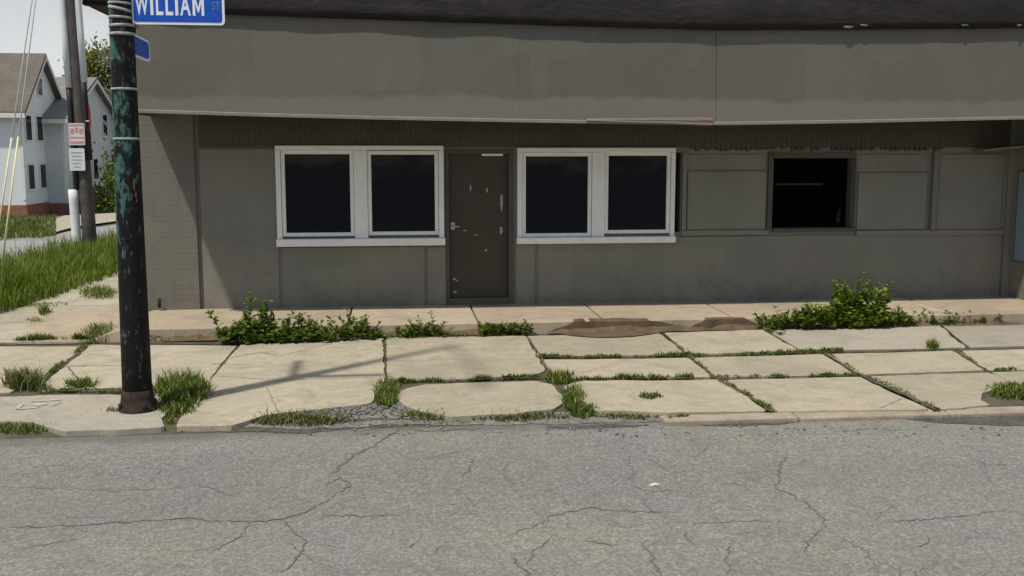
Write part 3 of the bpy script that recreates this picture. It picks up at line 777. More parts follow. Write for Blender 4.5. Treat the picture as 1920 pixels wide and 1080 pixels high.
def chip(x, y, w_, h_):
    X, Z = WX(x, y), WZ(x, y); n = 9
    k = 1/133
    pts = [Vector((X + math.cos(2*math.pi*i/n)*w_*k*rnd.uniform(.6,1.1), YW+.0475, Z + math.sin(2*math.pi*i/n)*h_*k*rnd.uniform(.6,1.1))) for i in range(n)]
    b = MB(); b.face(pts); b.build('paint_chip', M['chip'], door)
for q in ((941,378,4,20),(940,432,3.5,9),(883,353,2,7),(914,357,2,7),(912,470,3,3),(852,524,4,3),(858,527,2,2),(853,548,3.5,3.5),(872,433,5,1.2),(893,441,6,1.1)):
    chip(*q)
# overhang: fascia board built to the photo's sagging lines, soffit, left end
topl = [(240,17),(430,27),(700,36),(1000,45),(1343,56),(1600,55),(1920,52),(2500,47)]
botl = [(240,209),(280,210),(500,217),(700,222),(1000,228),(1200,231),(1343,233),(1600,229),(1920,222),(2500,210)]
def interp(l, x):
    for (a, c), (d, e) in zip(l[:-1], l[1:]):
        if x <= d: return c + (e-c)*(x-a)/(d-a)
    return l[-1][1]
def fas(name, xa, xb, mat, yoff=0):
    b = MB(); n = max(3, int((xb-xa)/40))
    xs = [xa + (xb-xa)*k/n for k in range(n+1)]
    bt = [W(x, interp(botl, x), YF+yoff) for x in xs]; tp = [W(x, interp(topl, x), YF+yoff) + Vector((0,0,.35)) for x in xs]
    D = Vector((0, .05, 0))
    vb = [b.bm.verts.new(p) for p in bt]; vt = [b.bm.verts.new(p) for p in tp]; wb = [b.bm.verts.new(p+D) for p in bt]; wt = [b.bm.verts.new(p+D) for p in tp]
    for k in range(n):
        b.bm.faces.new((vb[k], vb[k+1], vt[k+1], vt[k])); b.bm.faces.new((wb[k+1], wb[k], wt[k], wt[k+1]))
        b.bm.faces.new((wb[k], wb[k+1], vb[k+1], vb[k])); b.bm.faces.new((vt[k], vt[k+1], wt[k+1], wt[k]))
    b.bm.faces.new((vb[0], vt[0], wt[0], wb[0])); b.bm.faces.new((vb[n], wb[n], wt[n], vt[n]))
    return b.build(name, mat, bld)
fas('fascia_panel', 256, 974.5, M['fascia']); fas('fascia_panel', 974.7, 1342, M['fascia'], .0015); fas('fascia_panel', 1342.9, 2500, M['fascia'])
b = MB()                                       # pale drip edge under the fascia
xs = [256 + (2500-256)*k/40 for k in range(41)]
for k in range(40):
    p, q = W(xs[k], interp(botl, xs[k]), YF), W(xs[k+1], interp(botl, xs[k+1]), YF)
    sag = lambda X: .0
    b.face([p+Vector((0,-.012,-.012)), q+Vector((0,-.012,-.012)), q+Vector((0,-.012,.022)), p+Vector((0,-.012,.022))])
    b.face([p+Vector((0,.05,-.012)), q+Vector((0,.05,-.012)), q+Vector((0,-.012,-.012)), p+Vector((0,-.012,-.012))])
    b.face([p+Vector((0,-.012,.022)), q+Vector((0,-.012,.022)), q+Vector((0,-.001,.030)), p+Vector((0,-.001,.030))])
bmesh.ops.remove_doubles(b.bm, verts=b.bm.verts, dist=1e-4)
b.build('drip_edge', M['fascia_edge'], bld)
b = MB()                                       # torn lip, bare reddish wood
tear = [(1100,222,226),(1180,221,229),(1260,220,231),(1310,219,234),(1337,221,235)]
tp = [W(x, a, YF-.014) for x, a, c in tear]; bt = [W(x, c, YF-.035) for x, a, c in tear]; bk = [p + Vector((0,.05,-.01)) for p in bt]
for k in range(4): b.face([bt[k], bt[k+1], tp[k+1], tp[k]]); b.face([bk[k], bk[k+1], bt[k+1], bt[k]])
b.build('torn_lip', M['fascia'], bld)
b = MB()
for (x0, y0), (x1, y1), h in (((1130,224.5),(1337,225),.014), ((1225,230),(1337,234),.012), ((1300,221),(1336,222.5),.008)):
    p, q = W(x0, y0, YF-.028), W(x1, y1, YF-.040); p.y -= .0; b.face([p, q, q+Vector((0,.004,h)), p+Vector((0,.004,h*.3))])
b.build('bare_wood', M['rustwood'], bld)
b = MB(); b.box(-3.2, XR+3, YF+.06, YW-.05, 2.945, 2.99); b.build('soffit', M['soffit'], bld)
b = MB(); b.box(-3.25, -3.2, YF+.06, YW-.05, 2.87, 4.2); b.build('fascia_end', M['fascia'], bld)
# roof edge: lumpy tar paper band that leans back, and its flat underside
b = MB()
rl = [(120,7),(155,9),(430,27),(700,36),(1000,46),(1343,56),(1600,55),(1920,52),(2500,47)]
n = 90
cols = []
XA = -3.69
pxa = 155
for k in range(n+1):
    x = pxa + (2500-pxa)*k/n
    p = W(x, interp(rl, x), YR)
    col = []
    for j in range(9):
        t = j/8
        lump = .035*mnoise.noise(Vector((p.x*1.3, t*2.0, 0))) + .018*mnoise.noise(Vector((p.x*4, t*5, 7)))
        rag = (.008*mnoise.noise(Vector((p.x*3.2, 0, 2))) if j == 0 else 0)
        col.append(b.bm.verts.new(p + Vector((0, .20*t*t - .02 - lump*(.4+.6*t), t*.80 + rag))))
    cols.append(col)
for k in range(n):
    for j in range(8): b.bm.faces.new((cols[k][j], cols[k+1][j], cols[k+1][j+1], cols[k][j+1])).smooth = True
# underside + side eave running back
zs = [c[0].co.copy() for c in cols]
for k in range(n): b.bm.faces.new((cols[k+1][0], cols[k][0], b.bm.verts.new(zs[k]+Vector((0,.14,.0))), b.bm.verts.new(zs[k+1]+Vector((0,.14,.0)))))
zf = zs[0].z
for y0, y1 in ((13.35, 24.5),):
    b.face([(XA, y0, zf), (XA, y1, zf), (XA, y1, zf+.80), (XA, y0, zf+.80)])
    b.face([(XA, y0, zf+.012), (-3.18, y0, zf+.012), (-3.18, y1, zf+.012), (XA, y1, zf+.012)])
b.face([(XA, 13.5, zf+.78), (XR+3, 13.6, zf+.60), (XR+3, 24.5, zf+.80), (XA, 24.5, zf+.80)])
b.build('roof', M['roof'], bld)
b = MB()
for x, y, w_, h_ in ((1592,50,12,3),(1620,47,12,2),(1808,47,9,2),(1912,47,7,2)):
    p = W(x, y, YR-.035); k = 1/145
    pts = [p + Vector((math.cos(2*math.pi*i/8)*w_*k*rnd.uniform(.6,1.1), .012*math.sin(i), math.sin(2*math.pi*i/8)*h_*k*rnd.uniform(.6,1.1))) for i in range(8)]
    b = MB(); b.face(pts); b.build('roof_tear', M['seam'], bld)
# projecting bay on the right with its board and little canopy
b = MB(); b.box(XR+.1, XR+.35, YF+.06, YW-.0015, ZL, 2.94); b.box(XR-.002, XR+.1, YW-.05, YW-.0015, ZL, 2.94)
b.build('bay_return', M['smooth'], bld)
b = MB()
p, q = W(1845, 284, YW-.35), W(1960, 273, YW-.60)
b.face([p, q, q+Vector((0,0,.030)), p+Vector((0,0,.030))]); b.face([p+Vector((0,0,.030)), q+Vector((0,0,.030)), (q.x, YW-.05, q.z+.03), (p.x, YW-.05, p.z+.03)])
b.face([p, (p.x, YW-.05, p.z), (q.x, YW-.05, q.z), q]); b.face([p, p+Vector((0,0,.03)), (p.x, YW-.05, p.z+.03), (p.x, YW-.05, p.z)])
b.build('canopy', M['fascia'], bld)
bz = Vector((XR+.085, 14.2, 1.6))
bd = thing('notice_board', bz, 'pale blue board on the side wall at the right edge of the shopfront', 'board')
b = MB(); yA, yB = W(1897, 400, YW).y-.22, 13.5; zt, zb_ = W(1899, 322, YW-.2).z, W(1899, 487, YW-.2).z
b.box(XR+.055, XR+.098, yB, yA, zb_, zt); b.build('board_face', M['board'], bd, bevel=.004)
b = MB(); t = .025
b.box(XR+.050, XR+.097, yB-t, yA+t, zb_-t, zb_-.002); b.box(XR+.050, XR+.097, yB-t, yA+t, zt+.002, zt+t); b.box(XR+.050, XR+.097, yA+.002, yA+t, zb_-.002, zt+.002); b.build('board_frame', M['seam'], bd)

# ------------------------------------------------------------------ LAMP POST
base = G(259, 768, .1); top0 = W(226, 0, base.y)
ax = (top0 - base).normalized()
def onpost(z): return base + ax*((z-base.z)/ax.z)
HP = 8.2
lp = thing('street_lamp', base, 'black lamp post with flaking green paint and steel straps at the corner', 'lamp post')
def prad(z): return .130 - (.130-.098)*(z-.1)/3.6 if z < 3.7 else .098 - (.098-.045)*(z-3.7)/4.5
zs_ = [.12, .5, 1, 1.5, 2, 2.5, 3, 3.7, 5, 6.5, HP]
b = MB(); b.tube([onpost(z) for z in zs_], [prad(z) for z in zs_], 24); b.build('pole', M['post'], lp)
b = MB(); b.tube([base+Vector((0,0,-.03)), base+Vector((0,0,.035)), base+Vector((0,0,.04)), base+Vector((0,0,.12)), base+Vector((0,0,.19))], [.168,.165,.150,.142,.133], 20); b.build('base_flange', M['rust'], lp)
b = MB()
for k in range(4):
    b = MB(); a = .6 + k*math.pi/2; q = base + Vector((math.cos(a)*.155, math.sin(a)*.155, .03)); b.tube([q, q+Vector((0,0,.05))], .018, 6); b.build('anchor_bolt', M['rust'], lp)
def strapband(y, tiltx=0, h=.022):
    z = W(228, y, base.y - .1).z; c = onpost(z); r = prad(z)+.006
    b = MB(); 
    d = Vector((0, 0, 1)) + Vector((tiltx, .0, 0)); d.normalize()
    b.tube([c - d*h, c - d*h*.9, c + d*h*.9, c + d*h], [r-.004, r, r, r-.004], 24)
    b.build('strap', M['strap'], lp)
for y, t, h in ((-8,.1,.010),(4,.05,.010),(15,.22,.012),(31,.05,.011),(46,-.03,.012),(62,0,.013),(166,0,.010),(260,0,.010)): strapband(y, t, h)
b = MB(); e0 = onpost(HP-.25)
arm = [e0 + Vector((.0, -t*1.9, .55*math.sin(t*1.45))) for t in [i/9 for i in range(10)]]
b.tube(arm, [.034-.012*i/9 for i in range(10)], 12); b.build('arm', M['post'], lp)
b = MB(); q = arm[-1]
b.tube([q+Vector((0,.1,0)), q+Vector((0,0,.02)), q+Vector((0,-.25,.01)), q+Vector((0,-.55,-.03)), q+Vector((0,-.62,-.05))], [.03,.05,.065,.05,.02], 14); b.build('lamp_head', M['steel'], lp)
b = MB()
for x, y, w_, h_ in ((251,345,1.5,11),(254,363,1.6,6),(256,376,1.2,3)):
    z = W(x, y, base.y-.09).z; c = onpost(z); X = W(x, y, base.y-.09).x; dx = X-c.x; r = prad(z)+.002
    def on(dx_, dz_): 
        s = max(-.98, min(.98, dx_/r)); return Vector((c.x+dx_, c.y - r*math.sqrt(1-s*s), z+dz_))
    k = 1/207
    b.face([on(dx-w_*k, -h_*k*.8), on(dx+w_*k*.6, -h_*k), on(dx+w_*k, h_*k*.7), on(dx-w_*k*.4, h_*k)])
b.build('sticker_remains', M['peel'], lp)

# street name signs on the post
YS = base.y - .02
def pt(x, y): return W(x, y, YS)
p0, p1 = pt(247, 46), pt(422, 47)
sx0, sx1, sz0, sz1 = p0.x, p1.x, (p0.z+p1.z)/2, pt(335, -24).z
sg = thing('street_sign', (sx0, YS, sz0), 'blue street name blade with white lettering and border facing the road', 'street sign', 'street name signs on the lamp post')
def rrect(b, x0, x1, z0, z1, r, y0, y1, n=5):
    pts = []
    for cx, cz, a0 in ((x1-r, z0+r, -90), (x1-r, z1-r, 0), (x0+r, z1-r, 90), (x0+r, z0+r, 180)):
        for k in range(n+1):
            a = math.radians(a0 + 90*k/n); pts.append((cx+r*math.cos(a), cz+r*math.sin(a)))
    f = [b.bm.verts.new((x, y0, z)) for x, z in pts]; g = [b.bm.verts.new((x, y1, z)) for x, z in pts]
    b.bm.faces.new(f); b.bm.faces.new(list(reversed(g)))
    for i in range(len(pts)): j = (i+1) % len(pts); b.bm.faces.new((f[i], g[i], g[j], f[j]))
b = MB(); rrect(b, sx0, sx1, sz0, sz1, .035, YS-.003, YS+.003); b.build('border', M['signletter'], sg)
b = MB(); m_ = .022; rrect(b, sx0+m_, sx1-m_, sz0+m_, sz1-m_, .022, YS-.0055, YS-.0035); b.build('panel', M['signblue'], sg)
def text(name, body, x0, x1, z0, z1, y, mat, parent, ext=.0008):
    cu = bpy.data.curves.new(name, 'FONT'); cu.body = body; cu.extrude = ext; cu.offset = .022 if len(body) == 1 else .0; cu.space_character = 1.12
    o = bpy.data.objects.new(name, cu); COL.objects.link(o)
    dg = bpy.context.evaluated_depsgraph_get(); dg.update()
    me = bpy.data.meshes.new_from_object(o.evaluated_get(dg))
    bpy.data.objects.remove(o)
    xs = [v.co.x for v in me.vertices]; ys = [v.co.y for v in me.vertices]
    ax_, bx_, ay_, by_ = min(xs), max(xs), min(ys), max(ys)
    for v in me.vertices:
        v.co = Vector((x0 + (v.co.x-ax_)/(bx_-ax_)*(x1-x0), y + (-v.co.z), z0 + (v.co.y-ay_)/(by_-ay_)*(z1-z0)))
    me.materials.clear(); me.materials.append(mat)
    t = bpy.data.objects.new(name, me); COL.objects.link(t); t.parent = parent; t.location = -world_loc(parent)
    return t
for ch, xa, xb in (('W',254,279),('I',282.5,288),('L',293,306.5),('L',311,325),('I',329,334.5),('A',338,358)):
    text('letter', ch, pt(xa,20).x, pt(xb,20).x, pt(320,29).z, pt(320,-9).z, YS-.0072, M['signletter'], sg)
text('suffix', 'ST', pt(398,10).x, pt(412,10).x, pt(405,19).z, pt(405,4).z, YS-.0072, M['board'], sg)
mx0, mx1, mz0, mz1 = pt(361.5,20).x, pt(383,20).x, pt(320,29).z, pt(320,-9).z
b = MB(); sw = (mx1-mx0)*.23; mc = (mx0+mx1)/2
for k, q in enumerate([((mx0,mz0),(mx0+sw,mz0),(mx0+sw,mz1),(mx0,mz1)), ((mx1-sw,mz0),(mx1,mz0),(mx1,mz1),(mx1-sw,mz1)),
                       ((mx0+sw,mz1),(mx0+sw,mz1-.06),(mc-.004,mz0+.02),(mc+.002,mz0+.06)), ((mx1-sw,mz1),(mc-.002,mz0+.06),(mc+.004,mz0+.02),(mx1-sw,mz1-.06))]):
    b.face([(x, YS-.0070-.0004*k, z) for x, z in q])
b.build('letter', M['signletter'], sg)
b = MB(); z = (sz0+sz1)/2; c = onpost(z); b.box(c.x+prad(z)-.01, sx0+.03, YS+.004, YS+.02, z-.05, z+.05); b.build('bracket', M['steel'], sg)
zt = W(255, 66, 9.9).z; zb_ = W(258, 108, 9.9).z
c = onpost((zt+zb_)/2)
s2 = thing('street_sign', (c.x, c.y+.12, zb_), 'blue cross street name blade seen nearly edge on behind the lamp post', 'street sign', 'street name signs on the lamp post')
def blade(b, th, mrg):
    prof = [(.12, 0), (.9, 0), (.95, .03), (.95, zt-zb_-.03), (.9, zt-zb_), (.12, zt-zb_)]
    xs = lambda d: c.x + .012 + d*.02 + .018*math.sin(d*5)
    cy = .535; 
    f = []; g = []
    for d, z in prof:
        d2 = cy + (d-cy)*(1-mrg*2.4); zz = (zt-zb_)/2; z2 = zz + (z-zz)*(1-mrg*6)
        f.append(b.bm.verts.new((xs(d2)+th, c.y+d2, zb_+z2))); g.append(b.bm.verts.new((xs(d2)-th, c.y+d2, zb_+z2)))
    b.bm.faces.new(f); b.bm.faces.new(list(reversed(g)))
    for i in range(len(f)): j = (i+1) % len(f); b.bm.faces.new((f[i], g[i], g[j], f[j]))
b = MB(); blade(b, .003, 0); b.build('border', M['signletter'], s2)
b = MB(); blade(b, .0055, .035); b.build('panel', M['signblue'], s2)
b = MB(); b.box(c.x-.03, c.x+.03, c.y+.09, c.y+.14, zb_+.05, zt-.05); b.build('bracket', M['steel'], s2)

# ------------------------------------------------------------------ GRASS AND WEEDS
def blades(b, pts, hmin, hmax, wmin=.006, wmax=.012, lean=.5):
    for p in pts:
        h = rnd.uniform(hmin, hmax); wd = rnd.uniform(wmin, wmax); a = rnd.uniform(0, 6.283); l = rnd.uniform(.1, lean)*h
        d = Vector((math.cos(a), math.sin(a), 0)); s = Vector((-d.y, d.x, 0))*wd*.5
        m_ = p + d*l*.3 + Vector((0,0,h*.6)); t = p + d*l + Vector((0,0,h))
        v = [b.bm.verts.new(q) for q in (p-s, p+s, m_+s*.8, m_-s*.8, t)]
        b.bm.faces.new((v[0], v[1], v[2], v[3])); b.bm.faces.new((v[3], v[2], v[4]))
def zz_at(p): return p
def ell(cx, cy, rx, ry, n, z=.1, gauss=True):
    out = []
    while len(out) < n:
        if gauss: x, y = rnd.gauss(0, .5), rnd.gauss(0, .5)
        else: x, y = rnd.uniform(-1,1), rnd.uniform(-1,1)
        if x*x+y*y > 1: continue
        out.append(GS(cx+x*rx, cy+y*ry, z))
    return out
def tuft(name, spots, label, cat='grass tuft', mat='grass', group='grass tufts growing in the broken pavement', z=.06):
    b = MB(); b.leaf = True
    for cx, cy, rx, ry, n, h0, h1 in spots: blades(b, ell(cx, cy, rx, ry, int(n*1.9), z), h0, h1*1.1, .009, .019, 1.0)
    if len(spots) > 1:
        cx, cy, rx, ry, n, h0, h1 = spots[0]
        blades(b, ell(cx, cy, rx*.9, ry*.8, max(6, n//40), z), h1*1.1, h1*1.8, .004, .007, .5)
    o = b.build(name, M[mat]); return tag(o, label, cat, group)
tuft('grass_tuft', [(342,742,54,28,1000,.05,.17),(330,768,45,20,420,.04,.11),(318,785,12,14,70,.02,.06)], 'large green grass tuft at the right foot of the black lamp post')
tuft('grass_tuft', [(245,776,55,8,200,.02,.08),(290,772,25,10,100,.03,.09)], 'low sparse grass ring round the rusty foot of the lamp post', mat='grass_dry')
tuft('grass_tuft', [(45,728,40,12,320,.05,.20),(80,733,20,8,60,.03,.08)], 'bushy grass tuft at the far left front of the walk', mat='grass_dry')
tuft('grass_tuft', [(152,729,32,8,220,.04,.11),(200,735,40,3,70,.02,.04)], 'small grass tuft in the joint left of the lamp post')
tuft('grass_tuft', [(190,633,34,14,420,.05,.16),(170,645,25,5,100,.03,.06)], 'bright grass tuft behind and left of the lamp post where three joints meet')
tuft('grass_tuft', [(185,555,38,13,420,.05,.14)], 'wide grass patch in the corner walk beneath the tall verge grass')
tuft('grass_tuft', [(85,592,13,9,130,.05,.14),(65,606,20,6,110,.03,.07)], 'little upright grass tuft on the rubble at the far left')
tuft('grass_tuft', [(60,576,70,5,240,.03,.08)], 'thin row of grass along the edge of the broken corner walk')
tuft('grass_tuft', [(40,812,75,11,520,.03,.09)], 'flat grass mat in the gutter at the lower left corner', z=.02)
tuft('grass_tuft', [(560,792,110,12,800,.02,.08),(500,796,40,6,160,.02,.05)], 'long grass strip on the broken kerb below the shadowed slab', mat='grass_dry', z=.04)
tuft('grass_tuft', [(725,745,24,28,520,.03,.11),(735,725,20,8,120,.03,.07)], 'bright green grass wedge between the two front slabs left of the pill shaped one')
tuft('grass_tuft', [(795,786,45,9,280,.02,.08)], 'short grass patch on the kerb under the left end of the pill shaped slab', z=.04)
tuft('grass_tuft', [(960,786,110,8,480,.02,.07),(1180,783,70,7,260,.02,.05)], 'dull grass strip on the kerb in front of the pill shaped slab', mat='grass_dry', z=.04)
tuft('grass_tuft', [(1050,715,30,12,260,.03,.10),(1075,752,22,24,420,.03,.10),(1092,775,30,10,220,.03,.09)], 'bright green grass wedge to the right of the pill shaped slab')
tuft('grass_tuft', [(1220,746,22,6,130,.02,.05)], 'small isolated grass sprig in the middle of a front slab', mat='grass_dry', z=.09)
tuft('grass_tuft', [(1895,738,50,14,520,.03,.08),(1950,740,60,18,300,.03,.09)], 'green grass patch in the bitten slab at the right edge')
tuft('grass_tuft', [(1748,656,13,5,80,.05,.13),(1712,658,10,2,25,.02,.04),(1760,661,14,2,30,.02,.05)], 'dark little weed in the joint below the bright bush')
# thin growth along the joints: uncountable
jb = MB(); jb.leaf = True
def joint(pts, n, h0, h1, z=.088, sp=2.4):
    for _ in range(int(n*4.5)):
        k = rnd.randrange(len(pts)-1); t = rnd.random()
        x = pts[k][0] + (pts[k+1][0]-pts[k][0])*t; y = pts[k][1] + (pts[k+1][1]-pts[k][1])*t
        v = mnoise.noise(Vector((x*.035, y*.06, 1.7))) + .6*mnoise.noise(Vector((x*.11, y*.2, 4.7)))
        if v < rnd.uniform(-.55, .25): continue
        f = .35 + .75*max(0, min(1, v+.45))
        blades(jb, [G(x+rnd.gauss(0,sp), y+rnd.gauss(0,sp*.45), z)], h0*f+.004, (h1*1.3+.005)*f, .008, .018, 1.3)
joint([(745,717),(850,713)], 200, .02, .05); joint([(855,714),(1030,707)], 260, .02, .05); joint([(1012,670),(1140,670),(1290,667)], 260, .015, .04)
joint([(1285,667),(1380,668),(1500,662)], 230, .015, .045); joint([(1500,661),(1580,658)], 160, .02, .05); joint([(1040,712),(1200,711),(1300,709)], 260, .02, .055)
joint([(1330,708),(1520,707),(1620,704)], 240, .015, .045); joint([(1340,710),(1400,740),(1450,773)], 220, .01, .035, sp=3); joint([(1620,704),(1700,740),(1760,770)], 150, .01, .03, sp=3)
joint([(1285,666),(1340,706)], 80, .01, .03); joint([(1545,660),(1615,703)], 60, .01, .03); joint([(1850,697),(1905,694)], 60, .02, .04); joint([(1790,656),(1850,696)], 60, .01, .03)
joint([(160,650),(110,690),(72,722)], 220, .015, .05); joint([(30,640),(130,638),(180,640)], 320, .02, .08); joint([(285,636),(370,632)], 340, .03, .10, sp=5); joint([(370,634),(420,634)], 60, .02, .05)
joint([(80,732),(230,738)], 120, .01, .035); joint([(440,650),(395,710)], 14, .005, .012); joint([(723,640),(723,710)], 14, .005, .012)
joint([(700,634),(1000,628)], 420, .02, .06, sp=4); joint([(1640,606),(1870,600)], 500, .03, .10, sp=4); joint([(1250,784),(1290,780)], 30, .01, .03)
tag(jb.build('joint_grass', M['grass']), None, None, None, 'stuff')

def leaf(b, p, n, up, ln, wd):
    d = up.normalized(); s = d.cross(n)
    if s.length < 1e-3: s = Vector((1,0,0))
    s.normalize(); nn = s.cross(d)
    a, tip = p, p + d*ln - nn*ln*.12
    m1 = p + d*ln*.4
    v = [b.bm.verts.new(q) for q in (a, m1 + s*wd*.5 + nn*wd*.15, p + d*ln*.75 + s*wd*.32, tip, p + d*ln*.75 - s*wd*.32, m1 - s*wd*.5 + nn*wd*.15, m1)]
    b.bm.faces.new((v[0], v[1], v[2], v[6])); b.bm.faces.new((v[6], v[2], v[3])); b.bm.faces.new((v[6], v[3], v[4])); b.bm.faces.new((v[0], v[6], v[4], v[5]))
def rdir():
    while True:
        v = Vector((rnd.uniform(-1,1), rnd.uniform(-1,1), rnd.uniform(-1,1)))
        if .05 < v.length < 1: return v.normalized()
def leafy(name, stems, label, cat, mat, ln, wd, per, grp=None):
    """stems: (px, py on the ground, height m, spread m)"""
    root = thing(name, G(stems[0][0], stems[0][1], .1), label, cat, grp)
    bl = MB(); bl.leaf = True; bs = MB(); bs.leaf = True
    for x, y, h, sp in stems:
        h *= rnd.uniform(.65, 1.18); p = G(x, y, .1); a = rnd.uniform(0, 6.28); d = Vector((math.cos(a)*sp, math.sin(a)*sp*.6, h))
        pts = [p, p + d*.5 + Vector((0,0,h*.08)), p + d]
        bs.tube(pts, [.006, .004, .002], 5, False)
        for k in range(per):
            t = rnd.uniform(.12, 1.0)
            q = pts[0].lerp(pts[1], t*2) if t < .5 else pts[1].lerp(pts[2], t*2-1)
            dr_ = rdir(); dr_.z = abs(dr_.z)*.6 + .05
            L = ln*rnd.uniform(.55, 1.15)*(1.1-.5*t)
            leaf(bl, q, (Vector((0,0,1)) + rdir()*.6), dr_, L, L*wd)
    bl.build('leaves', M[mat], root); bs.build('stems', M['stem'], root)
    return root
def st(x0, x1, y0, y1, n, h0, h1, sp):
    return [(rnd.uniform(x0, x1), rnd.uniform(y0, y1), rnd.uniform(h0, h1), sp) for _ in range(n)]
WG = 'leafy weeds along the ledge'
def foot(x): return 629 - (x-840)*.0225
def st(x0, x1, d0, d1, n, h0, h1, sp):
    out = []
    for _ in range(n):
        x = rnd.uniform(x0, x1); out.append((x, foot(x) + rnd.uniform(d0, d1), rnd.uniform(h0, h1), sp))
    return out
leafy('weed', st(422,520,0,7,32,.16,.40,.17) + st(460,505,0,4,12,.44,.66,.10) + st(420,525,3,9,26,.08,.18,.12), 'tallest dark leafy weed at the left end of the row along the ledge', 'weed', 'weed', .12, .52, 19, WG)
leafy('weed', st(526,625,1,7,28,.12,.34,.16) + st(526,625,3,8,24,.07,.16,.12), 'dark leafy weed of middling height between the tallest weed and the forked one', 'weed', 'weed', .12, .52, 17, WG)
leafy('weed', st(640,698,0,5,20,.16,.36,.14) + st(640,710,1,6,18,.06,.14,.1), 'smaller dark weed with upright stalks at the right end of the leafy row', 'weed', 'weed', .10, .5, 15, WG)
leafy('weed', st(758,835,-1,3,30,.07,.19,.14) + [(780,630,.30,.12),(790,630,.27,.1),(815,629,.30,.06)], 'low weed with thin bare stalks on the ledge left of the door', 'weed', 'weed', .075, .55, 16, WG)
leafy('weed', st(885,1000,-1,3,44,.06,.19,.14), 'low creeping weed on the ledge in front of the door', 'weed', 'weed', .075, .6, 16, WG)
leafy('bush', st(1520,1650,0,4,42,.20,.46,.24) + st(1565,1652,0,3,44,.40,.66,.14) + st(1505,1668,1,5,46,.12,.30,.18), 'bright green leafy bush growing at the ledge under the dark square window', 'bush', 'bush', .13, .6, 18)
leafy('weed', st(1430,1520,-1,4,38,.08,.28,.18), 'dark straggling weed on the left side of the bright bush', 'weed', 'weed', .095, .52, 14, WG)
leafy('weed', st(1650,1722,-1,3,34,.10,.28,.15), 'dark low weed hugging the right side of the bright bush', 'weed', 'weed', .095, .52, 13, WG)
leafy('weed', st(1730,1870,-1,2,60,.06,.17,.12), 'thin low weed along the ledge near the right edge', 'weed', 'weed', .07, .6, 16, WG)
leafy('weed', [(1445,622,.05,.1),(1452,624,.05,.1),(1458,626,.04,.12),(1465,628,.03,.1),(1450,621,.08,.1)], 'fallen weed sprig lying on the slab left of the bright bush', 'weed', 'weed', .06, .5, 12, WG)

# tall verge grass on the left
vb = MB(); vb.leaf = True
def vedge(y): return -5.55 - .05*math.sin(y*1.3)
for _ in range(15000):
    y = 14.6 + (31-14.6)*rnd.random()**1.35
    x = rnd.uniform(-8.6, -5.45 - .10*max(0, 17.5-y)) + .1*mnoise.noise(Vector((y*2, 0, 0)))
    h = .16 + .34*max(0, .5 + .9*mnoise.noise(Vector((x*.9, y*.55, 0))))
    if x > -5.9: h *= .7
    blades(vb, [Vector((x, y, zg(y, .08)))], h*.5, h*1.25, .008, .020, .75)
    if rnd.random() < .05: blades(vb, [Vector((x, y, zg(y, .08)))], h*1.3, h*1.9, .006, .010, .4)
tag(vb.build('tall_grass', M['tallgrass']), 'long green verge grass between the corner walk and the cross street', 'grass', None, 'stuff')
lb = MB(); lb.leaf = True
for _ in range(5000):
    q = GS(rnd.uniform(-80, 105), rnd.uniform(407, 447), .1)
    if q.x > -10.9 + .1*(q.y-30) - .4: continue
    blades(lb, [q], .06, .22, .02, .04, .6)
tag(lb.build('far_lawn', M['grass']), 'green lawn across the cross street in front of the white house', 'lawn', None, 'stuff')

# ------------------------------------------------------------------ UTILITY POLE, SIGNS, GUY WIRES
ub = GS(170, 468, .1); ub.z = zg(ub.y, .0)
ut = W(134, 0, ub.y); ux = (ut-ub).normalized()
def onu(z): return ub + ux*((z-ub.z)/ux.z)
def uz(y): return W(150, y, ub.y).z
up = thing('utility_pole', ub, 'leaning grey wooden utility pole with white conduits beside the verge grass', 'utility pole')
b = MB(); zz = [ub.z-.3, .5, 1.5, 3, 5, 7.5, 10]; b.tube([onu(z) for z in zz], [.18,.175,.17,.165,.155,.145,.13], 14); b.build('trunk', M['polewood'], up)
def cond(name, off, ya, yb, r, mat):
    b = MB(); a, c = uz(ya), uz(yb); n = 6
    b.tube([onu(a+(c-a)*k/n) + Vector(off) for k in range(n+1)], r, 12); b.build(name, M[mat], up)
cond('conduit', (-.20,-.10,0), 165, -400, .085, 'pvc'); cond('conduit', (.19,-.10,0), 155, -400, .085, 'pvc')
cond('cable_pipe', (-.21,-.10,0), 356, 164.5, .07, 'blackpipe'); cond('cable_pipe', (.17,-.10,0), 300, 154.5, .085, 'blackpipe')
cond('cable_guard', (-.30,-.10,0), 470, 355, .12, 'pvc')
def usign(name, x0, x1, y0, y1, label, cat, mats):
    Ys = ub.y - .24
    a, c = W(x0, y1, Ys), W(x1, y0, Ys)
    t = thing(name, (a.x, Ys, a.z), label, cat, 'small signs on the utility pole')
    b = MB(); rrect(b, a.x, c.x, a.z, c.z, .03, Ys-.004, Ys+.004); b.build('panel', M['signwhite'], t)
    w_, h_ = c.x-a.x, c.z-a.z
    b = MB()
    for fx0, fx1, fz0, fz1 in mats[1]:
        b.box(a.x+w_*fx0, a.x+w_*fx1, Ys-.007, Ys-.0045, a.z+h_*fz0, a.z+h_*fz1)
    b.build('print', M[mats[0]], t)
    b = MB(); b.box(a.x+w_*.4, a.x+w_*.6, Ys+.0045, Ys+.12, a.z+h_*.3, a.z+h_*.7); b.build('bracket', M['steel'], t)
usign('parking_sign', 130, 158, 231, 272, 'faded red and white parking sign, upper of two on the utility pole', 'parking sign', ('signpink', [(.08,.92,.86,.95),(.12,.34,.50,.76),(.40,.60,.56,.80),(.66,.88,.50,.76),(.10,.90,.30,.38),(.10,.90,.06,.18),(.04,.08,.06,.95),(.92,.96,.06,.95)]))
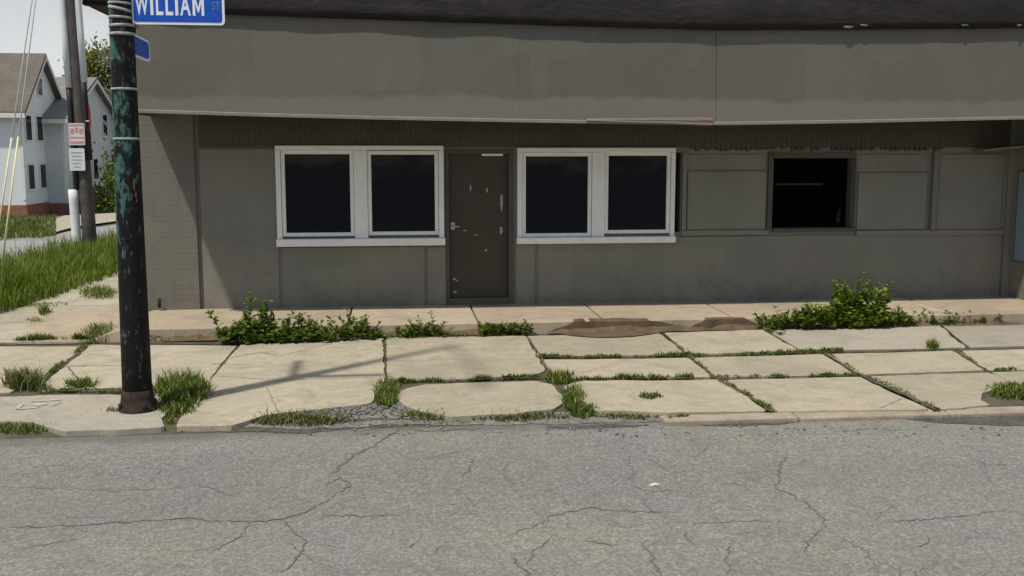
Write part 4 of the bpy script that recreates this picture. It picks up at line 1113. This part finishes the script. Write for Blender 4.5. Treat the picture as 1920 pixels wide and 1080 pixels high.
usign('parking_sign', 131, 158, 278, 320, 'white sign with faint grey print, lower of two on the utility pole', 'parking sign', ('signgrey', [(.15,.85,.78,.83),(.2,.8,.62,.67),(.15,.85,.46,.50),(.2,.75,.30,.34),(.3,.7,.14,.18)]))
so_c = W(167, 220, ub.y-.3)
ss = thing('stop_sign', so_c, 'dark red octagonal sign turned nearly edge on behind the utility pole', 'traffic sign')
b = MB(); R_ = .38
nrm = Vector((-.93, -.36, 0)).normalized(); tg = Vector((nrm.y, -nrm.x, 0))
def octo(b, r, d0, d1):
    f = [b.bm.verts.new(so_c + tg*(r*math.cos(math.pi/8+k*math.pi/4)) + Vector((0,0,r*math.sin(math.pi/8+k*math.pi/4))) + nrm*d1) for k in range(8)]
    g = [b.bm.verts.new(q.co + nrm*(d0-d1)) for q in f]
    b.bm.faces.new(f); b.bm.faces.new(list(reversed(g)))
    for i in range(8): j = (i+1) % 8; b.bm.faces.new((f[i], g[i], g[j], f[j]))
octo(b, R_, -.003, .003); b.build('rim', M['signred'], ss)
b = MB(); octo(b, R_*.94, -.006, .006); b.build('panel', M['signred'], ss)
b = MB(); q = onu(so_c.z); b.tube([so_c+Vector((0,0,-.1)), q+Vector((0,0,-.1))], .02, 6); b.build('bracket', M['steel'], ss)
atop = onu(uz(-330))
for (gx, gy), (mx, my), lab in (((-12,484), (36,110), 'left of the two yellow guarded guy wires at the left edge'), ((4,490), (60,110), 'right of the two yellow guarded guy wires at the left edge')):
    g0 = GS(gx, gy, .1); g0.z = zg(g0.y, .05)
    t = thing('guy_wire', g0, lab, 'guy wire', 'guy wires of the utility pole')
    d = (atop - g0)
    b = MB(); b.tube([g0, g0+d*.5, atop], .016, 6); b.build('wire', M['wire'], t)
    b = MB(); b.tube([g0+d*.015, g0+d*.27], .024, 8); b.build('guard', M['yellow'], t)
    b = MB(); b.tube([g0+Vector((0,0,-.1)), g0+d*.016], .02, 6); b.build('anchor', M['rust'], t)

# ------------------------------------------------------------------ FAR HOUSES AND TREES
def house(name, corner_px, depth_y, xl, eave_y, ridge, label, sid, roofm, wins, foundation=True):
    p = GS(*corner_px, .1); X, Y = p.x, p.y; zb = p.z - .05
    Y2 = Y + depth_y; ym = (Y+Y2)/2
    ze = W(corner_px[0], eave_y, Y).z
    zr = W(ridge[0], ridge[1], ym).z
    h = thing(name, (X, Y, zb), label, 'house', 'white gabled houses across the cross street')
    b = MB()
    v = lambda *a: b.bm.verts.new(a)
    b.face([(X-xl, Y, zb), (X, Y, zb), (X, Y, ze), (X-xl, Y, ze)]); b.face([(X, Y2, zb), (X-xl, Y2, zb), (X-xl, Y2, ze), (X, Y2, ze)])
    for xx in (X, X-xl): b.face([(xx, Y, zb), (xx, Y2, zb), (xx, Y2, ze), (xx, ym, zr), (xx, Y, ze)])
    b.build('wall', sid, h)
    b = MB(); o_ = .45; th = .16; xo = .35; zd = (zr-ze)*o_/(ym-Y)
    for s, ya in ((1, Y), (-1, Y2)):
        ye = ya - s*o_
        q = [Vector((X+xo, ye, ze-zd+.05)), Vector((X+xo, ym, zr+.05)), Vector((X-xl-xo, ym, zr+.05)), Vector((X-xl-xo, ye, ze-zd+.05))]
        up_ = [p_ + Vector((0,0,th)) for p_ in q]
        b.face(up_); b.face(list(reversed(q)))
        for i in range(4): j = (i+1) % 4; b.face([q[i], q[j], up_[j], up_[i]])
    b.build('roof', roofm, h)
    b = MB()
    for s, ya in ((1, Y), (-1, Y2)):
        ye = ya - s*(o_+.02)
        a, c = Vector((X+xo+.03, ye, ze-zd-.10)), Vector((X+xo+.03, ym, zr-.08))
        b.face([a, c, c+Vector((0,0,.20)), a+Vector((0,0,.20))]); b.face([a+Vector((-.05,0,0)), a+Vector((-.05,0,.2)), c+Vector((-.05,0,.2)), c+Vector((-.05,0,0))]); b.face([a, a+Vector((-.05,0,0)), c+Vector((-.05,0,0)), c])
    b.box(X-xl-xo, X+xo, Y-o_-.05, Y-o_-.02, ze-zd-.08, ze-zd+.14)
    b.box(X-.12, X+.03, Y-.03, Y+.12, zb+.8, ze-.2)
    b.build('trim', M['trim'], h)
    if foundation:
        b = MB(); b.box(X-xl-.04, X+.05, Y-.05, Y+.0, zb-.3, zb+.55); b.box(X+.0, X+.05, Y+.001, Y2+.05, zb-.3, zb+.55); b.build('foundation', M['redbrick'], h)
    for (fy, z0, z1, wy) in wins:                  # windows on the gable face: fraction along, pixel rows
        yy = Y + depth_y*fy
        a = W(corner_px[0], z1, Y).z; c = W(corner_px[0], z0, Y).z
        f = MB(); f.box(X+.002, X+.05, yy-wy/2-.1, yy+wy/2+.1, a-.1, c+.1); fo = f.build('window', M['trim'], h)
        g = MB(); g.box(X+.052, X+.06, yy-wy/2, yy+wy/2, a, c); g.build('pane', M['glass'], fo)
    return h, X, Y, Y2, ym, zb, ze, zr
H1 = house('house', (50,404), 6.2, 16, 203, (81,108), 'nearer white house with tan shingle roof and red brick base at the left edge', M['siding'], M['shingle'],
      [(.14,216,262,.75),(.40,216,262,.75),(.14,310,355,.75),(.42,310,355,.75),(.46,140,172,.6)])
h, X, Y, Y2, ym, zb, ze, zr = H1
b = MB(); b.box(X+.02, X+1.4, Y2-.6, Y2+2.4, zb-.2, zb+1.2); b.build('porch', M['porch'], h)
b = MB(); b.box(X-9, X+.6, Y2+.02, Y2+4, zb, ze-.6); b.build('rear_wing', M['siding_b'], h)
H2 = house('house', (128,399), 10.5, 14, 222, (166,152), 'farther white gabled house half hidden behind the utility pole', M['siding_b'], M['shingle_grey'],
      [(.25,232,275,.8),(.72,205,250,.8),(.5,300,340,.8)], True)
h, X, Y, Y2, ym, zb, ze, zr = H2
b = MB(); b.box(X+.06, X+1.3, Y2-1.6, Y2-.4, zb, zb+3.3); b.build('porch', M['porch'], h)

def tree(name, base, height, rad, label, leafm, nleaf, ls, crown0=.35, group=None, squash=1.0, branches=26):
    t = thing(name, base, label, 'tree', group)
    b = MB(); b.leaf = False
    top = base + Vector((.1, .1, height*.8))
    pts = [base, base.lerp(top, .35)+Vector((.1,0,0)), base.lerp(top, .7)+Vector((-.1,.1,0)), top]
    b.tube(pts, [height*.022, height*.017, height*.010, height*.003], 9)
    tips = []
    for k in range(branches):
        f = rnd.uniform(crown0, .98); p = base.lerp(top, f)
        a = rnd.uniform(0, 6.28); L = rad*(1.05 - .55*f)*rnd.uniform(.6, 1.1)
        q = p + Vector((math.cos(a)*L, math.sin(a)*L, L*rnd.uniform(.3, .9)))
        mid = p.lerp(q, .5) + rdir()*L*.1
        b.tube([p, mid, q], [height*.007, height*.004, height*.0015], 5, False); tips += [mid, q, p.lerp(q, .75), p.lerp(q,.9)]
        for _ in range(3):
            s0 = mid.lerp(q, rnd.random()); s1 = s0 + rdir()*L*.4 + Vector((0,0,L*.15)); b.tube([s0, s1], [height*.0025, height*.001], 4, False); tips.append(s1)
    b.build('trunk', M['bark'], t)
    c = MB(); c.leaf = True
    for _ in range(nleaf):
        q = tips[rnd.randrange(len(tips))] + Vector((rnd.gauss(0,1), rnd.gauss(0,1), rnd.gauss(0,1)*.8))*rad*.13
        leaf(c, q, rdir(), rdir(), ls*rnd.uniform(.6,1.3), ls*.6)
    c.build('crown', M[leafm], t)
    return t
q = W(203, 380, 92); tree('tree', Vector((q.x, 92, zg(92))), W(200, 72, 92).z - zg(92), 4.2, 'olive green tree rising behind the farther white house', 'treeleaf', 12000, .34, .25, branches=46)
q = W(206, 380, 66); tree('tree', Vector((q.x+1.2, 66, zg(66))), W(190, 30, 66).z - zg(66), 3.2, 'sparse tree with pale budding twigs above the olive tree', 'paleleaf', 1100, .17, .40, branches=64)
q = GS(206, 396, .1); 
leaf_b = MB(); leaf_b.leaf = True
for _ in range(1300):
    p = Vector((q.x + .3 + rnd.gauss(0,.45), q.y + rnd.gauss(0,.8), q.z + abs(rnd.gauss(0,1.2))))
    leaf(leaf_b, p, rdir(), rdir(), .22, .14)
tag(leaf_b.build('shrub', M['weed']), 'dark shrub beside the brown porch at the far end of the cross street', 'shrub')

# ------------------------------------------------------------------ litter
b = MB(); p = G(1228, 909, 0); n = 10
pts = [p + Vector((math.cos(6.283*i/n)*.048*rnd.uniform(.5,1.1), math.sin(6.283*i/n)*.022*rnd.uniform(.7,1.1), .012+rz(p.x,p.y)+rnd.uniform(-.004,.006))) for i in range(n)]
cen = b.bm.verts.new(p + Vector((0,0,.025+rz(p.x,p.y)))); vs = [b.bm.verts.new(q) for q in pts]; ws = [b.bm.verts.new(q - Vector((0,0,.010))) for q in pts]
for i in range(n): j = (i+1) % n; b.bm.faces.new((vs[i], vs[j], cen)); b.bm.faces.new((ws[i], ws[j], vs[j], vs[i]))
tag(b.build('paper_scrap', M['litter']), 'crumpled white paper scrap lying on the asphalt', 'litter')
